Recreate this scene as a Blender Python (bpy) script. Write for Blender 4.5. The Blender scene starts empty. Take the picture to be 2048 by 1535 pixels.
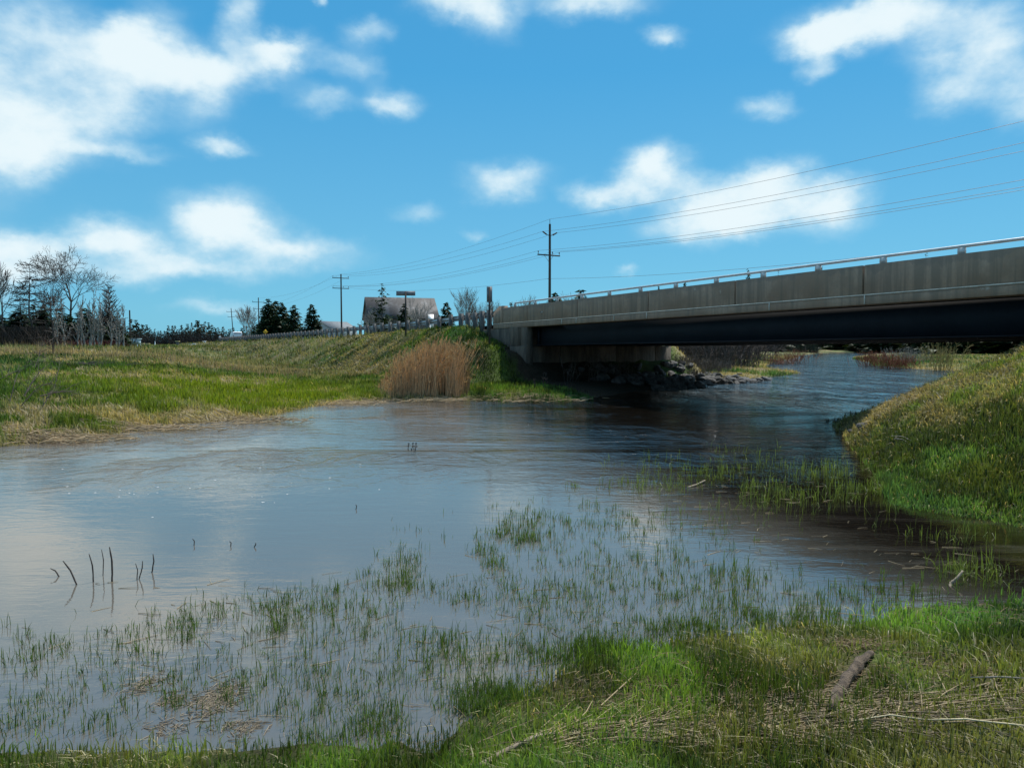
import bpy, math, random
import numpy as np
from mathutils import Vector, Matrix

C = bpy.context.scene.collection
SC = bpy.context.scene
RNG = np.random.default_rng(7)
random.seed(7)

# ------------------------------------------------------------------ camera
F = 1500.0; CX = 1024.0; CY = 767.5; HOR = 690.0; H = 2.1
PITCH = math.atan((CY - HOR) / F)
cam = bpy.data.cameras.new('camera'); camo = bpy.data.objects.new('camera', cam); C.objects.link(camo)
cam.sensor_width = 36; cam.lens = 36 * F / 2048; cam.clip_end = 5000; cam.clip_start = .05
camo.location = (0, 0, H); camo.rotation_euler = (math.pi / 2 - PITCH, 0, 0)
SC.camera = camo

# ------------------------------------------------------------------ exposure
SC.view_settings.view_transform = 'Standard'; SC.view_settings.look = 'None'
SC.view_settings.gamma = 1; SC.view_settings.exposure = 0.3
SC.view_settings.use_curve_mapping = False
SC.cycles.use_denoising = True
SC.cycles.sample_clamp_direct = 2.5; SC.cycles.sample_clamp_indirect = 3; SC.cycles.max_bounces = 6; SC.cycles.transmission_bounces = 3; SC.cycles.glossy_bounces = 3
SC.cycles.diffuse_bounces = 3

# ------------------------------------------------------------------ sun and sky
SUN_AZ = math.radians(32)          # clockwise from +Y
SUN_EL = math.radians(56)
SUN_STRENGTH = 4.5
SKY_STRENGTH = 0.10
sl = bpy.data.lights.new('sun', 'SUN'); so = bpy.data.objects.new('sun', sl); C.objects.link(so)
sl.energy = SUN_STRENGTH; sl.angle = math.radians(.55); sl.color = (1, .95, .87)
sd = Vector((math.sin(SUN_AZ) * math.cos(SUN_EL), math.cos(SUN_AZ) * math.cos(SUN_EL), math.sin(SUN_EL)))
so.rotation_euler = sd.to_track_quat('Z', 'Y').to_euler(); so.location = (0, 0, 60)


def pxdir(px, py):
    a = (px - CX) / F; b = (CY - py) / F
    cp, sp = math.cos(PITCH), math.sin(PITCH)
    return Vector((a, cp + b * sp, -sp + b * cp))

def pt(px, py, Y):
    d = pxdir(px, py)
    return Vector((0, 0, H)) + d * (Y / d.y)

def wp(px, py, z=0.0):
    d = pxdir(px, py); k = (z - H) / d.z
    return Vector((0, 0, H)) + d * k

class NT:
    def __init__(s, tree): s.t = tree; s.t.nodes.clear()
    def n(s, kind, **kw):
        nd = s.t.nodes.new(kind)
        for k, v in kw.items():
            if k.startswith('i_'):
                key = k[2:]
                key = int(key) if key.isdigit() else key.replace('_', ' ')
                s.put(nd.inputs[key], v)
            else: setattr(nd, k, v)
        return nd
    def put(s, sock, v):
        if isinstance(v, bpy.types.NodeSocket): s.t.links.new(v, sock)
        elif isinstance(v, bpy.types.Node): s.t.links.new(v.outputs[0], sock)
        else: sock.default_value = v
    def m(s, op, a, b=0.0, c=0.0, clamp=False):
        nd = s.t.nodes.new('ShaderNodeMath'); nd.operation = op; nd.use_clamp = clamp
        s.put(nd.inputs[0], a); s.put(nd.inputs[1], b); s.put(nd.inputs[2], c)
        return nd.outputs[0]
    def mix(s, f, a, b, blend='MIX'):
        nd = s.t.nodes.new('ShaderNodeMix'); nd.data_type = 'RGBA'; nd.blend_type = blend
        s.put(nd.inputs[0], f)
        s.put(nd.inputs[6], a if not isinstance(a, tuple) else (*a[:3], 1))
        s.put(nd.inputs[7], b if not isinstance(b, tuple) else (*b[:3], 1))
        return nd.outputs[2]
    def rng(s, v, a, b, c=0.0, d=1.0, kind='SMOOTHSTEP'):
        nd = s.t.nodes.new('ShaderNodeMapRange'); nd.interpolation_type = kind
        for i, x in enumerate((v, a, b, c, d)): s.put(nd.inputs[i], x)
        return nd.outputs[0]
    def noise(s, vec, scale, detail=3.0, rough=.5, dist=0.0):
        nd = s.t.nodes.new('ShaderNodeTexNoise')
        if vec is not None: s.put(nd.inputs['Vector'], vec)
        nd.inputs['Scale'].default_value = scale; nd.inputs['Detail'].default_value = detail
        nd.inputs['Roughness'].default_value = rough; nd.inputs['Distortion'].default_value = dist
        return nd.outputs[0]
    def mapping(s, vec, scale=(1, 1, 1), loc=(0, 0, 0), rot=(0, 0, 0)):
        nd = s.t.nodes.new('ShaderNodeMapping'); s.put(nd.inputs[0], vec)
        nd.inputs['Scale'].default_value = scale; nd.inputs['Location'].default_value = loc
        nd.inputs['Rotation'].default_value = rot
        return nd.outputs[0]

# ------------------------------------------------------------------ world: Nishita sky with fair weather clouds by direction
W = bpy.data.worlds.new('World'); SC.world = W; W.use_nodes = True
CLOUDS = [  # x, y, rx, ry, weight in the photo's angles, turned into azimuth and elevation below
 (40,40,150,75,1),(190,120,120,60,1),(310,85,80,62,1.2),(330,180,130,60,.9),(420,140,80,50,.9),(520,125,90,38,.9),(600,105,60,25,.7),
 (250,75,60,40,.8),(60,220,120,70,1.1),(150,270,110,50,.9),(50,320,110,45,.8),(250,298,100,16,.8),(230,225,70,40,.8),(-80,240,150,160,1),(-80,540,150,60,1),
 (485,35,38,40,1),(555,105,40,22,.6),(745,62,45,20,.8),(640,8,16,12,.9),
 (710,130,52,32,.75),(640,205,60,24,.75),(780,205,52,24,1),(445,287,52,20,1.1),
 (900,5,70,30,1.1),(985,25,55,42,1),(1180,-5,120,28,1.2),(1335,65,45,17,.95),
 (1690,55,130,38,1),(1800,15,110,40,1),(1950,60,130,60,1.1),(1630,80,70,25,.9),(1620,140,35,20,.8),(1960,140,110,45,.8),(1900,205,70,30,.8),(2080,190,90,50,1),
 (1540,215,55,22,.95),(1008,362,82,32,1.1),(838,425,48,18,.7),(958,464,28,11,.7),
 (1310,340,65,42,1.2),(1210,390,65,26,.95),(1420,390,80,36,.9),(1400,450,110,36,.95),(1545,360,75,36,1.05),(1540,430,90,38,.8),(1670,395,70,36,1.05),(1680,450,60,30,.6),
 (1245,547,22,9,.8),
 (60,500,110,34,1.1),(210,470,80,36,1.2),(290,520,110,36,1),(430,425,100,46,1.1),(480,480,120,46,1),(620,510,100,32,1.05),(430,545,140,22,.8),
 (430,615,90,17,.8),(120,550,120,22,.7)]

def build_world():
    t = NT(W.node_tree)
    tc = t.n('ShaderNodeTexCoord').outputs['Generated']
    sep = t.n('ShaderNodeSeparateXYZ', i_0=tc)
    az = t.m('ARCTAN2', sep.outputs[0], sep.outputs[1])
    el = t.m('ARCSINE', t.m('MAXIMUM', sep.outputs[2], -.02))
    nv = t.mapping(tc, (1, 1, 1.5))
    d1 = t.n('ShaderNodeTexNoise', noise_dimensions='3D'); t.put(d1.inputs['Vector'], nv)
    d1.inputs['Scale'].default_value = 14; d1.inputs['Detail'].default_value = 6; d1.inputs['Roughness'].default_value = .58
    cs = t.n('ShaderNodeSeparateColor', i_0=d1.outputs[1])
    u = t.m('ADD', az, t.m('MULTIPLY', t.m('SUBTRACT', cs.outputs[0], .5), .07))
    v = t.m('ADD', el, t.m('MULTIPLY', t.m('SUBTRACT', cs.outputs[1], .5), .05))
    uv = t.n('ShaderNodeCombineXYZ', i_0=u, i_1=v).outputs[0]
    total = None
    for (x, y, rx, ry, w) in CLOUDS:
        if 1150 < x < 1750 and 320 < y < 480: w *= 1.3
        if x < 420 and y < 350: w *= .80
        d = pxdir(x, y).normalized(); a = math.atan2(d.x, d.y); e = math.asin(d.z)
        sx = 1.45 * rx / F * math.cos(a) ** 2 ; sy = 1.5 * ry / F * math.cos(a)
        mp = t.n('ShaderNodeMapping', vector_type='TEXTURE'); t.put(mp.inputs[0], uv)
        mp.inputs['Location'].default_value = (a, e, 0); mp.inputs['Scale'].default_value = (sx, sy, 1)
        ln = t.n('ShaderNodeVectorMath', operation='LENGTH', i_0=mp.outputs[0]).outputs[1]
        g = t.rng(ln, 1.2, 0.0, 0.0, w * .95)
        total = g if total is None else t.m('ADD', total, g)
    # clouds all round and overhead, thickened out of view to whiten the fill
    wide = t.noise(t.mapping(tc, (1, 1, 2.4), (3.1, 1.2, 0)), 2.6, 6, .55)
    outside = t.m('MAXIMUM', t.rng(t.m('ABSOLUTE', az), .62, .8), t.rng(el, .46, .56))
    total = t.m('ADD', total, t.m('MULTIPLY', t.rng(wide, .42, .60), outside))
    fine = t.noise(nv, 34, 5, .6)
    total = t.m('ADD', total, t.m('MULTIPLY', t.m('SUBTRACT', t.m('ADD', t.m('MULTIPLY', fine, .5), t.m('MULTIPLY', t.noise(nv, 9, 4, .6), .5)), .52), t.m('MULTIPLY', 1.5, t.rng(total, .1, .9))))
    alpha = t.rng(total, .0, 1.35, 0.0, .96)
    sky = t.n('ShaderNodeTexSky', sky_type='NISHITA', sun_disc=False, sun_elevation=SUN_EL, sun_rotation=SUN_AZ,
              altitude=200, air_density=1.0, dust_density=.4, ozone_density=1.6)
    blue = t.mix(1.0, sky.outputs[0], (.42, .92, 1.12), 'MULTIPLY')
    k = .81
    grad = t.mix(t.rng(el, 0, .34, kind='LINEAR'), (1.9 * k, 5.3 * k, 7.5 * k), (.66 * k, 3.72 * k, 7.0 * k))
    grad = t.mix(t.rng(el, .34, 1.2, kind='LINEAR'), grad, (.30 * k, 2.0 * k, 5.2 * k))
    blue = t.mix(.82, blue, grad)
    white = t.mix(t.rng(total, .35, 1.5), (4.6, 6.6, 7.6), (6.9, 7.8, 8.1))
    col = t.mix(alpha, blue, white)
    bg = t.n('ShaderNodeBackground', i_Color=col); bg.inputs[1].default_value = SKY_STRENGTH
    t.n('ShaderNodeOutputWorld', i_0=bg.outputs[0])
build_world()

# ------------------------------------------------------------------ numpy noise
_T = np.random.default_rng(3).random((256, 256))
def vnoise(x, y):
    xi = np.floor(x).astype(int); yi = np.floor(y).astype(int)
    fx = x - xi; fy = y - yi; fx = fx * fx * (3 - 2 * fx); fy = fy * fy * (3 - 2 * fy)
    a = _T[xi & 255, yi & 255]; b = _T[(xi + 1) & 255, yi & 255]; c = _T[xi & 255, (yi + 1) & 255]; d = _T[(xi + 1) & 255, (yi + 1) & 255]
    return (a * (1 - fx) + b * fx) * (1 - fy) + (c * (1 - fx) + d * fx) * fy
def fbm(x, y, o=4):
    s = 0; a = .5; n = 0
    for i in range(o):
        s = s + a * vnoise(x * 2 ** i + 17.3 * i, y * 2 ** i + 9.1 * i); n += a; a *= .5
    return s / n
def sst(a, b, x):
    t = np.clip((x - a) / (b - a), 0, 1); return t * t * (3 - 2 * t)

# ------------------------------------------------------------------ mesh helpers
def mesh_np(name, V, quads=None, tris=None, col=None, smooth=False, extra=None):
    me = bpy.data.meshes.new(name)
    V = np.asarray(V, dtype=np.float32).reshape(-1, 3)
    q = np.zeros((0, 4), int) if quads is None else np.asarray(quads, int).reshape(-1, 4)
    t = np.zeros((0, 3), int) if tris is None else np.asarray(tris, int).reshape(-1, 3)
    me.vertices.add(len(V)); me.vertices.foreach_set('co', V.ravel())
    idx = np.concatenate([q.ravel(), t.ravel()]).astype(np.int32)
    starts = np.concatenate([np.arange(len(q)) * 4, len(q) * 4 + np.arange(len(t)) * 3]).astype(np.int32)
    me.loops.add(len(idx)); me.loops.foreach_set('vertex_index', idx)
    me.polygons.add(len(starts)); me.polygons.foreach_set('loop_start', starts)
    if smooth: me.polygons.foreach_set('use_smooth', np.ones(len(starts), bool))
    me.update(calc_edges=True)
    if col is not None:
        at = me.color_attributes.new('Col', 'FLOAT_COLOR', 'POINT')
        c4 = np.ones((len(V), 4), np.float32); c4[:, :3] = col; at.data.foreach_set('color', c4.ravel())
    if extra is not None:
        for k, a in extra.items():
            at = me.attributes.new(k, 'FLOAT', 'POINT'); at.data.foreach_set('value', np.asarray(a, np.float32))
    return me

def ob(name, me, mat=None, parent=None, loc=None, rotz=None, **props):
    o = bpy.data.objects.new(name, me); C.objects.link(o)
    if me is not None and mat is not None and not me.materials: me.materials.append(mat)
    if parent is not None: o.parent = parent
    if loc is not None: o.location = loc
    if rotz is not None: o.rotation_euler[2] = rotz
    for k, v in props.items(): o[k] = v
    return o

def thing(name, label, category, loc=(0, 0, 0), rotz=0, group=None):
    o = ob(name, None, loc=loc, rotz=rotz, label=label, category=category)
    if group: o['group'] = group
    return o

def copy_thing(src, loc=None, rotz=None, scale=None, label=None):
    r = src.copy(); C.objects.link(r)
    for ch in list(src.children):
        c = ch.copy(); C.objects.link(c); c.parent = r
        for g in list(ch.children):
            d = g.copy(); C.objects.link(d); d.parent = c
    if loc is not None: r.location = loc
    if rotz is not None: r.rotation_euler[2] = rotz
    if scale is not None: r.scale = scale if hasattr(scale, '__len__') else (scale,) * 3
    if label: r['label'] = label
    return r

def tubes(P0, P1, R0, R1, k=4):
    P0 = np.asarray(P0, float); P1 = np.asarray(P1, float); n = len(P0)
    R0 = np.broadcast_to(np.asarray(R0, float), (n,)); R1 = np.broadcast_to(np.asarray(R1, float), (n,))
    D = P1 - P0; D /= np.maximum(np.linalg.norm(D, axis=1, keepdims=True), 1e-9)
    A = np.where(np.abs(D[:, 2:3]) > .9, np.array([[1., 0, 0]]), np.array([[0, 0, 1.]]))
    U = np.cross(D, A); U /= np.linalg.norm(U, axis=1, keepdims=True); Wv = np.cross(D, U)
    an = np.arange(k) * 2 * math.pi / k
    ring = U[:, None, :] * np.cos(an)[None, :, None] + Wv[:, None, :] * np.sin(an)[None, :, None]
    V = np.concatenate([P0[:, None, :] + ring * R0[:, None, None], P1[:, None, :] + ring * R1[:, None, None]], axis=1)
    base = (np.arange(n) * 2 * k)[:, None]; i = np.arange(k)[None, :]; j = (i + 1) % k
    Q = np.stack([base + i, base + j, base + k + j, base + k + i], axis=2).reshape(-1, 4)
    return V.reshape(-1, 3), Q

def boxes(lst):
    """lst of 8-corner arrays (bottom 4, top 4)"""
    V = np.array(lst, float).reshape(-1, 3); n = len(lst)
    f = np.array([[0, 3, 2, 1], [4, 5, 6, 7], [0, 1, 5, 4], [1, 2, 6, 5], [2, 3, 7, 6], [3, 0, 4, 7]])
    Q = (f[None] + (np.arange(n) * 8)[:, None, None]).reshape(-1, 4)
    return V, Q
def bx(x0, x1, y0, y1, z0, z1):
    return [(x0, y0, z0), (x1, y0, z0), (x1, y1, z0), (x0, y1, z0), (x0, y0, z1), (x1, y0, z1), (x1, y1, z1), (x0, y1, z1)]
def bevel(o, w=.02, seg=1):
    m = o.modifiers.new('bevel', 'BEVEL'); m.width = w; m.segments = seg; m.limit_method = 'ANGLE'
    return o

# ------------------------------------------------------------------ materials
def mat(name):
    m = bpy.data.materials.new(name); m.use_nodes = True
    return m, NT(m.node_tree)
def out(t, sh): t.n('ShaderNodeOutputMaterial', i_0=sh)
def principled(t, col, rough=.7, metal=0.0, spec=.4, normal=None):
    p = t.n('ShaderNodeBsdfPrincipled')
    t.put(p.inputs['Base Color'], col if not isinstance(col, tuple) else (*col, 1))
    t.put(p.inputs['Roughness'], rough); t.put(p.inputs['Metallic'], metal); t.put(p.inputs['Specular IOR Level'], spec)
    if normal is not None: t.put(p.inputs['Normal'], normal)
    return p.outputs[0]
def bump(t, h, dist, strength=1.0):
    b = t.n('ShaderNodeBump'); t.put(b.inputs['Height'], h); b.inputs['Distance'].default_value = dist; b.inputs['Strength'].default_value = strength
    return b.outputs[0]
def pos(t): return t.n('ShaderNodeNewGeometry').outputs['Position']
def objc(t): return t.n('ShaderNodeTexCoord').outputs['Object']

def simple(name, c1, c2, scale=3.0, rough=.7, metal=0.0, spec=.4, bumpd=.004, detail=5, stretch=(1, 1, 1), coords='o'):
    m, t = mat(name); v = objc(t) if coords == 'o' else pos(t)
    v = t.mapping(v, stretch)
    n = t.noise(v, scale, detail, .6); n2 = t.noise(v, scale * 6, 3, .6)
    f = t.rng(t.m('ADD', t.m('MULTIPLY', n, .7), t.m('MULTIPLY', n2, .3)), .35, .65)
    out(t, principled(t, t.mix(f, c1, c2), rough, metal, spec, bump(t, n2, bumpd)))
    return m

def foliage(name, translucent=.35, spec=.25, rough=.5, rand=.0):
    m, t = mat(name)
    c = t.n('ShaderNodeAttribute', attribute_name='Col').outputs['Color']
    if rand:
        r = t.n('ShaderNodeObjectInfo').outputs['Random']
        hs = t.n('ShaderNodeHueSaturation'); t.put(hs.inputs['Color'], c)
        t.put(hs.inputs['Value'], t.rng(r, 0, 1, 1 - rand, 1 + rand, 'LINEAR')); c = hs.outputs[0]
    p = principled(t, c, rough, 0, spec)
    tr = t.n('ShaderNodeBsdfTranslucent'); t.put(tr.inputs[0], t.mix(1.0, c, (1.5, 1.35, .6), 'MULTIPLY'))
    mx = t.n('ShaderNodeMixShader'); mx.inputs[0].default_value = translucent
    t.put(mx.inputs[1], p); t.put(mx.inputs[2], tr.outputs[0]); out(t, mx.outputs[0])
    return m
M_grass = foliage('grass blades', .4)
M_needle = foliage('conifer needles', .15, .15, .6, .25)
M_reed = foliage('dry reeds', .25, .2, .6)
M_bark = simple('bark', (.055, .045, .038), (.12, .105, .09), 4, .9, stretch=(1, 1, .2))
M_barkdark = simple('dark twigs', (.04, .033, .03), (.075, .06, .052), 4, .9, stretch=(1, 1, .2))
M_barkpale = simple('pale twigs', (.15, .135, .115), (.27, .245, .21), 4, .9, stretch=(1, 1, .2))
M_birch = simple('grey birch bark', (.17, .16, .145), (.36, .34, .31), 3, .8, stretch=(1, 1, .6))
M_redtwig = simple('red twigs', (.13, .04, .02), (.24, .085, .04), 3, .8)
M_yellowtwig = simple('yellow twigs', (.19, .15, .05), (.30, .25, .09), 3, .8)
M_polewood = simple('pole wood', (.035, .03, .027), (.085, .07, .06), 3, .85, stretch=(3, 3, .25))
M_postwood = simple('weathered post timber', (.06, .062, .062), (.13, .132, .13), 5, .85, stretch=(1, 1, .2), coords='w')
M_galv = simple('galvanised steel', (.30, .33, .35), (.44, .46, .47), 6, .42, .75, .5, .001)
M_rail = simple('painted rail steel', (.42, .43, .43), (.58, .59, .58), 6, .5, .3, .5, .001)
M_girder = simple('dark blue painted steel', (.004, .008, .013), (.007, .012, .018), 1.2, .65, .0, .2, .001)
M_ceramic = simple('brown insulator glaze', (.06, .035, .03), (.09, .05, .04), 3, .25)
M_wire = simple('wire aluminium', (.16, .12, .11), (.22, .17, .16), 3, .5, .5)
M_white = simple('white paint', (.66, .68, .69), (.78, .79, .79), 3, .55)
M_palewall = simple('pale blue paint', (.42, .58, .66), (.50, .66, .74), 3, .6)
M_dark = simple('dark opening', (.01, .01, .012), (.02, .02, .022), 3, .8)
M_black = simple('black lettering', (.012, .012, .012), (.02, .02, .02), 3, .6)
M_yellow = simple('yellow sign face', (.72, .40, .02), (.80, .47, .03), 3, .5)
M_palegold = simple('pale yellow lid', (.55, .52, .25), (.66, .62, .33), 3, .6)
M_signback = simple('sign back aluminium', (.17, .17, .19), (.25, .25, .26), 5, .55, .3, .4, .001)
M_glass = simple('vehicle glass', (.015, .02, .025), (.03, .035, .04), 3, .08, 0, .7, 0)
M_rubber = simple('tyre rubber', (.015, .015, .015), (.03, .03, .03), 3, .85)
M_asphalt = simple('asphalt', (.045, .045, .046), (.07, .069, .067), 9, .9, bumpd=.004, coords='w')
M_line = simple('road paint', (.55, .55, .52), (.7, .7, .66), 6, .7)
M_rock = simple('riprap rock', (.035, .036, .038), (.13, .127, .122), 2.2, .85, bumpd=.03)
M_barnwood = simple('weathered barn boards', (.06, .055, .052), (.13, .12, .11), 1.5, .9, stretch=(2, 2, .15))
M_driftwood = simple('driftwood', (.16, .125, .085), (.36, .30, .22), 5, .85, bumpd=.006, stretch=(1, .3, 1))
M_logbark = simple('log bark', (.04, .028, .02), (.17, .125, .085), 16, .9, bumpd=.02)
M_housewall = simple('house siding', (.34, .38, .42), (.42, .46, .5), 3, .8)
M_houseroof = simple('house roof', (.10, .12, .13), (.2, .22, .24), 3, .85)

def make_barnroof():
    m, t = mat('patchy barn roof'); v = objc(t)
    n = t.noise(t.mapping(v, (1, 1, 1)), .45, 5, .65); n2 = t.noise(t.mapping(v, (3, .3, .3)), 1.2, 3)
    c = t.mix(t.rng(n, .46, .6), (.026, .027, .030), (.075, .082, .09))
    c = t.mix(t.m('MULTIPLY', t.rng(n2, .5, .7), .6), c, (.03, .028, .028))
    out(t, principled(t, c, .7, .1)); return m
M_barnroof = make_barnroof()

def make_concrete():
    m, t = mat('weathered concrete'); v = pos(t)
    hh = t.n('ShaderNodeAttribute', attribute_name='hh').outputs['Fac']
    big = t.noise(v, .9, 5, .6); fine = t.noise(v, 14, 5, .65)
    streak = t.noise(t.mapping(v, (5, 5, .22)), 1.0, 5, .6)
    edge = t.noise(t.mapping(v, (1, 1, .3)), 1.7, 5, .7)
    c = t.mix(t.rng(big, .35, .68), (.27, .187, .13), (.40, .285, .205))
    c = t.mix(t.m('MULTIPLY', t.rng(t.m('ADD', streak, t.m('MULTIPLY', t.m('SUBTRACT', big, .5), .5)), .42, .66), .7), c, (.18, .145, .11))
    # a damp dark band below the coping, deeper in some places
    band = t.rng(t.m('ADD', hh, t.m('MULTIPLY', t.m('SUBTRACT', edge, .5), 1.1)), .80, .88)
    c = t.mix(t.m('MULTIPLY', band, .45), c, (.175, .145, .12))
    c = t.mix(t.m('MULTIPLY', t.rng(t.noise(v, 1.3, 4, .7), .66, .74), .55), c, (.5, .47, .40))
    c = t.mix(t.m('MULTIPLY', t.rng(fine, .4, .7), .35), c, (.21, .17, .13))
    out(t, principled(t, c, .9, 0, .25, bump(t, fine, .006))); return m
M_conc = make_concrete()
M_concshade = simple('shade darkened stained concrete', (.045, .038, .030), (.15, .12, .09), .9, .9, detail=6, stretch=(1.5, 1.5, .35), coords='w', bumpd=.006)  # darkened to paint the shade under the deck; abutment and wing walls
M_conclight = simple('pale concrete and painted ledge light', (.42, .39, .33), (.62, .58, .50), 5, .9, coords='w')  # pale tone paints the top-lit line of the ledge; drain and joints share it

def make_ground():
    m, t = mat('turf'); v = pos(t)
    c = t.n('ShaderNodeAttribute', attribute_name='Col').outputs['Color']
    n = t.noise(v, 5, 6, .7); n2 = t.noise(v, 28, 4, .7)
    k = t.m('ADD', t.m('MULTIPLY', n, .6), t.m('MULTIPLY', n2, .4))
    c = t.mix(t.rng(k, .3, .7), t.mix(1.0, c, (.5, .48, .45), 'MULTIPLY'), t.mix(1.0, c, (1.35, 1.32, 1.2), 'MULTIPLY'))
    out(t, principled(t, c, .95, 0, .1, bump(t, k, .06))); return m
M_ground = make_ground()

def make_water():
    m, t = mat('river water'); v = pos(t)
    sep = t.n('ShaderNodeSeparateXYZ', i_0=v)
    X, Y = sep.outputs[0], sep.outputs[1]
    # flow: gentle on the flooded meadow, broken by current farther out and beyond the bridge
    far = t.rng(t.m('ADD', Y, t.m('MULTIPLY', X, .8)), 27, 46); mid = t.rng(Y, 9, 17)
    patch = t.rng(t.noise(t.mapping(v, (.09, .16, 1)), 1.0, 4, .6, 1.0), .40, .62)
    right = t.rng(t.m('ADD', X, t.m('MULTIPLY', Y, .12)), -3, 4)
    amp = t.m('ADD', .10, t.m('MULTIPLY', mid, t.m('ADD', .25, t.m('MULTIPLY', patch, .9))))
    amp = t.m('ADD', amp, t.m('MULTIPLY', t.m('MULTIPLY', right, mid), .25))
    amp = t.m('MULTIPLY', amp, t.rng(far, 0, 1, 1, .3))
    w1 = t.noise(t.mapping(v, (.9, 2.2, 1), rot=(0, 0, .25)), 1.6, 4, .6, .6)
    w2 = t.noise(t.mapping(v, (.8, 2.6, 1), rot=(0, 0, -.2)), 6.0, 3, .6, .4)
    w3 = t.noise(t.mapping(v, (.22, .8, 1)), 1.0, 3, .55, .8)
    h = t.m('ADD', t.m('MULTIPLY', w1, .035), t.m('MULTIPLY', w2, .009))
    h = t.m('ADD', t.m('MULTIPLY', h, amp), t.m('MULTIPLY', t.m('MULTIPLY', w3, t.m('MULTIPLY', far, .12)), 1))
    w4 = t.noise(t.mapping(v, (.42, .17, 1), rot=(0, 0, .12)), 1.0, 5, .62, .9)
    calm = t.rng(Y, 150, 70, .12, 1)
    h = t.m('ADD', h, t.m('MULTIPLY', w4, t.m('MULTIPLY', t.m('MULTIPLY', far, calm), .42)))
    step = t.rng(w4, .40, .60)
    h = t.m('ADD', h, t.m('MULTIPLY', step, t.m('MULTIPLY', t.m('MULTIPLY', far, calm), .10)))
    w5 = t.noise(t.mapping(v, (1.1, .75, 1), rot=(0, 0, -.1)), 1.0, 5, .6, 1.2)
    h = t.m('ADD', h, t.m('MULTIPLY', t.rng(w5, .42, .60), t.m('MULTIPLY', t.m('MULTIPLY', mid, patch), .035)))
    nrm = bump(t, h, 1.0)
    silt = t.noise(t.mapping(v, (.25, .9, 1), rot=(0, 0, -.45)), 1.3, 6, .65, 1.2)
    near = t.rng(Y, 11, 4)
    painted_refl = t.rng(t.m('ADD', t.m('ADD', X, t.m('MULTIPLY', Y, .22)), t.m('MULTIPLY', t.noise(t.mapping(v, (.3, .3, 1)), 1.0, 4), 2.0)), 7.0, 3.4)  # paints reflections into the body: pale for grey sky, near black for the bridge
    body = t.mix(t.m('MULTIPLY', t.rng(silt, .45, .7), t.m('MULTIPLY', near, .6)), t.mix(painted_refl, (.006, .0045, .003), (.108, .098, .084)), (.135, .122, .104))
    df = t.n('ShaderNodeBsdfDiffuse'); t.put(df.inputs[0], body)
    gl = t.n('ShaderNodeBsdfAnisotropic'); gl.inputs['Color'].default_value = (1, .93, .86, 1); gl.inputs['Roughness'].default_value = .05; t.put(gl.inputs['Normal'], nrm)
    fr = t.n('ShaderNodeFresnel'); fr.inputs[0].default_value = 2.1; t.put(fr.inputs['Normal'], nrm)
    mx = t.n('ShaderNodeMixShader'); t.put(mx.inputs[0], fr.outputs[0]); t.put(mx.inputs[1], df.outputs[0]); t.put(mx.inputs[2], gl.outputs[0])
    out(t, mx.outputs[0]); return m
M_water = make_water()

# ------------------------------------------------------------------ the bridge frame: s along the road (away from the camera), w across it (0 = near face)
BO = Vector((0, 38, 0)); BU = Vector((-.4628, .8865, 0)); BN = Vector((.8865, .4628, 0))
ST = 1.128                                    # metres of s for one unit of depth
BW = 12.3
def B(s, w, z): return BO + BU * s + BN * w + Vector((0, 0, z))
PS = np.array([-60, 0, 11.2, 20.8, 34, 51, 75, 125, 400, 900.]); PZ = np.array([4.60, 4.03, 3.86, 3.80, 3.68, 3.64, 3.60, 3.60, 3.2, 3.2])
def ptop(s): return float(np.interp(s, PS, PZ))       # top of parapet or guardrail
def zroad(s): return np.interp(s, PS, PZ) - .80
S0 = -1.58; S1 = -27.6; SK = .325             # ends of the span, skew of the abutments

# ------------------------------------------------------------------ river outline
def W_(px, py): p = wp(px, py); return (p.x, p.y)
RIVER = [(-45, 12), (-22, 13.2), W_(0, 893), W_(110, 882), W_(200, 872), W_(350, 846), W_(420, 846), W_(500, 838), W_(560, 826), W_(620, 813), W_(690, 806), W_(760, 800),
         W_(840, 801), W_(900, 799), W_(1000, 802), W_(1100, 804), W_(1160, 799), W_(1210, 792), W_(1280, 781), W_(1345, 775), W_(1400, 769), W_(1480, 762),
         W_(1500, 756), W_(1560, 752), W_(1598, 747), W_(1590, 742), W_(1545, 739), W_(1530, 733), W_(1545, 724), W_(1590, 716), W_(1600, 711), W_(1640, 706), (125, 245), (170, 250),
         (190, 215), W_(1738, 708), W_(1712, 712), W_(1705, 718), W_(1740, 724), W_(1745, 731), W_(1800, 735), W_(1850, 739), W_(1900, 742), (34, 52), (27, 43), (19, 33), (14, 27.5), (10.4, 22.6), (8.8, 20.6),
         W_(1690, 862), W_(1715, 892), W_(1745, 925), W_(1778, 965), W_(1800, 1010), W_(1850, 1018), W_(1900, 1026), W_(1980, 1036), W_(2048, 1052), (7.4, 8.2), (9.5, 7.6), (9.6, 6.9),
         (7.0, 6.2), W_(2048, 1188), W_(1900, 1205), W_(1750, 1222), W_(1600, 1240), W_(1480, 1262), W_(1330, 1275), W_(1220, 1300), W_(1120, 1345), W_(1040, 1385), W_(960, 1418), W_(850, 1462),
         W_(700, 1480), W_(520, 1490), W_(300, 1500), W_(120, 1495), W_(0, 1500), (-4.5, 3.3), (-9, 2.6), (-22, 2), (-45, 3)]
RP = np.array(RIVER)
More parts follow.
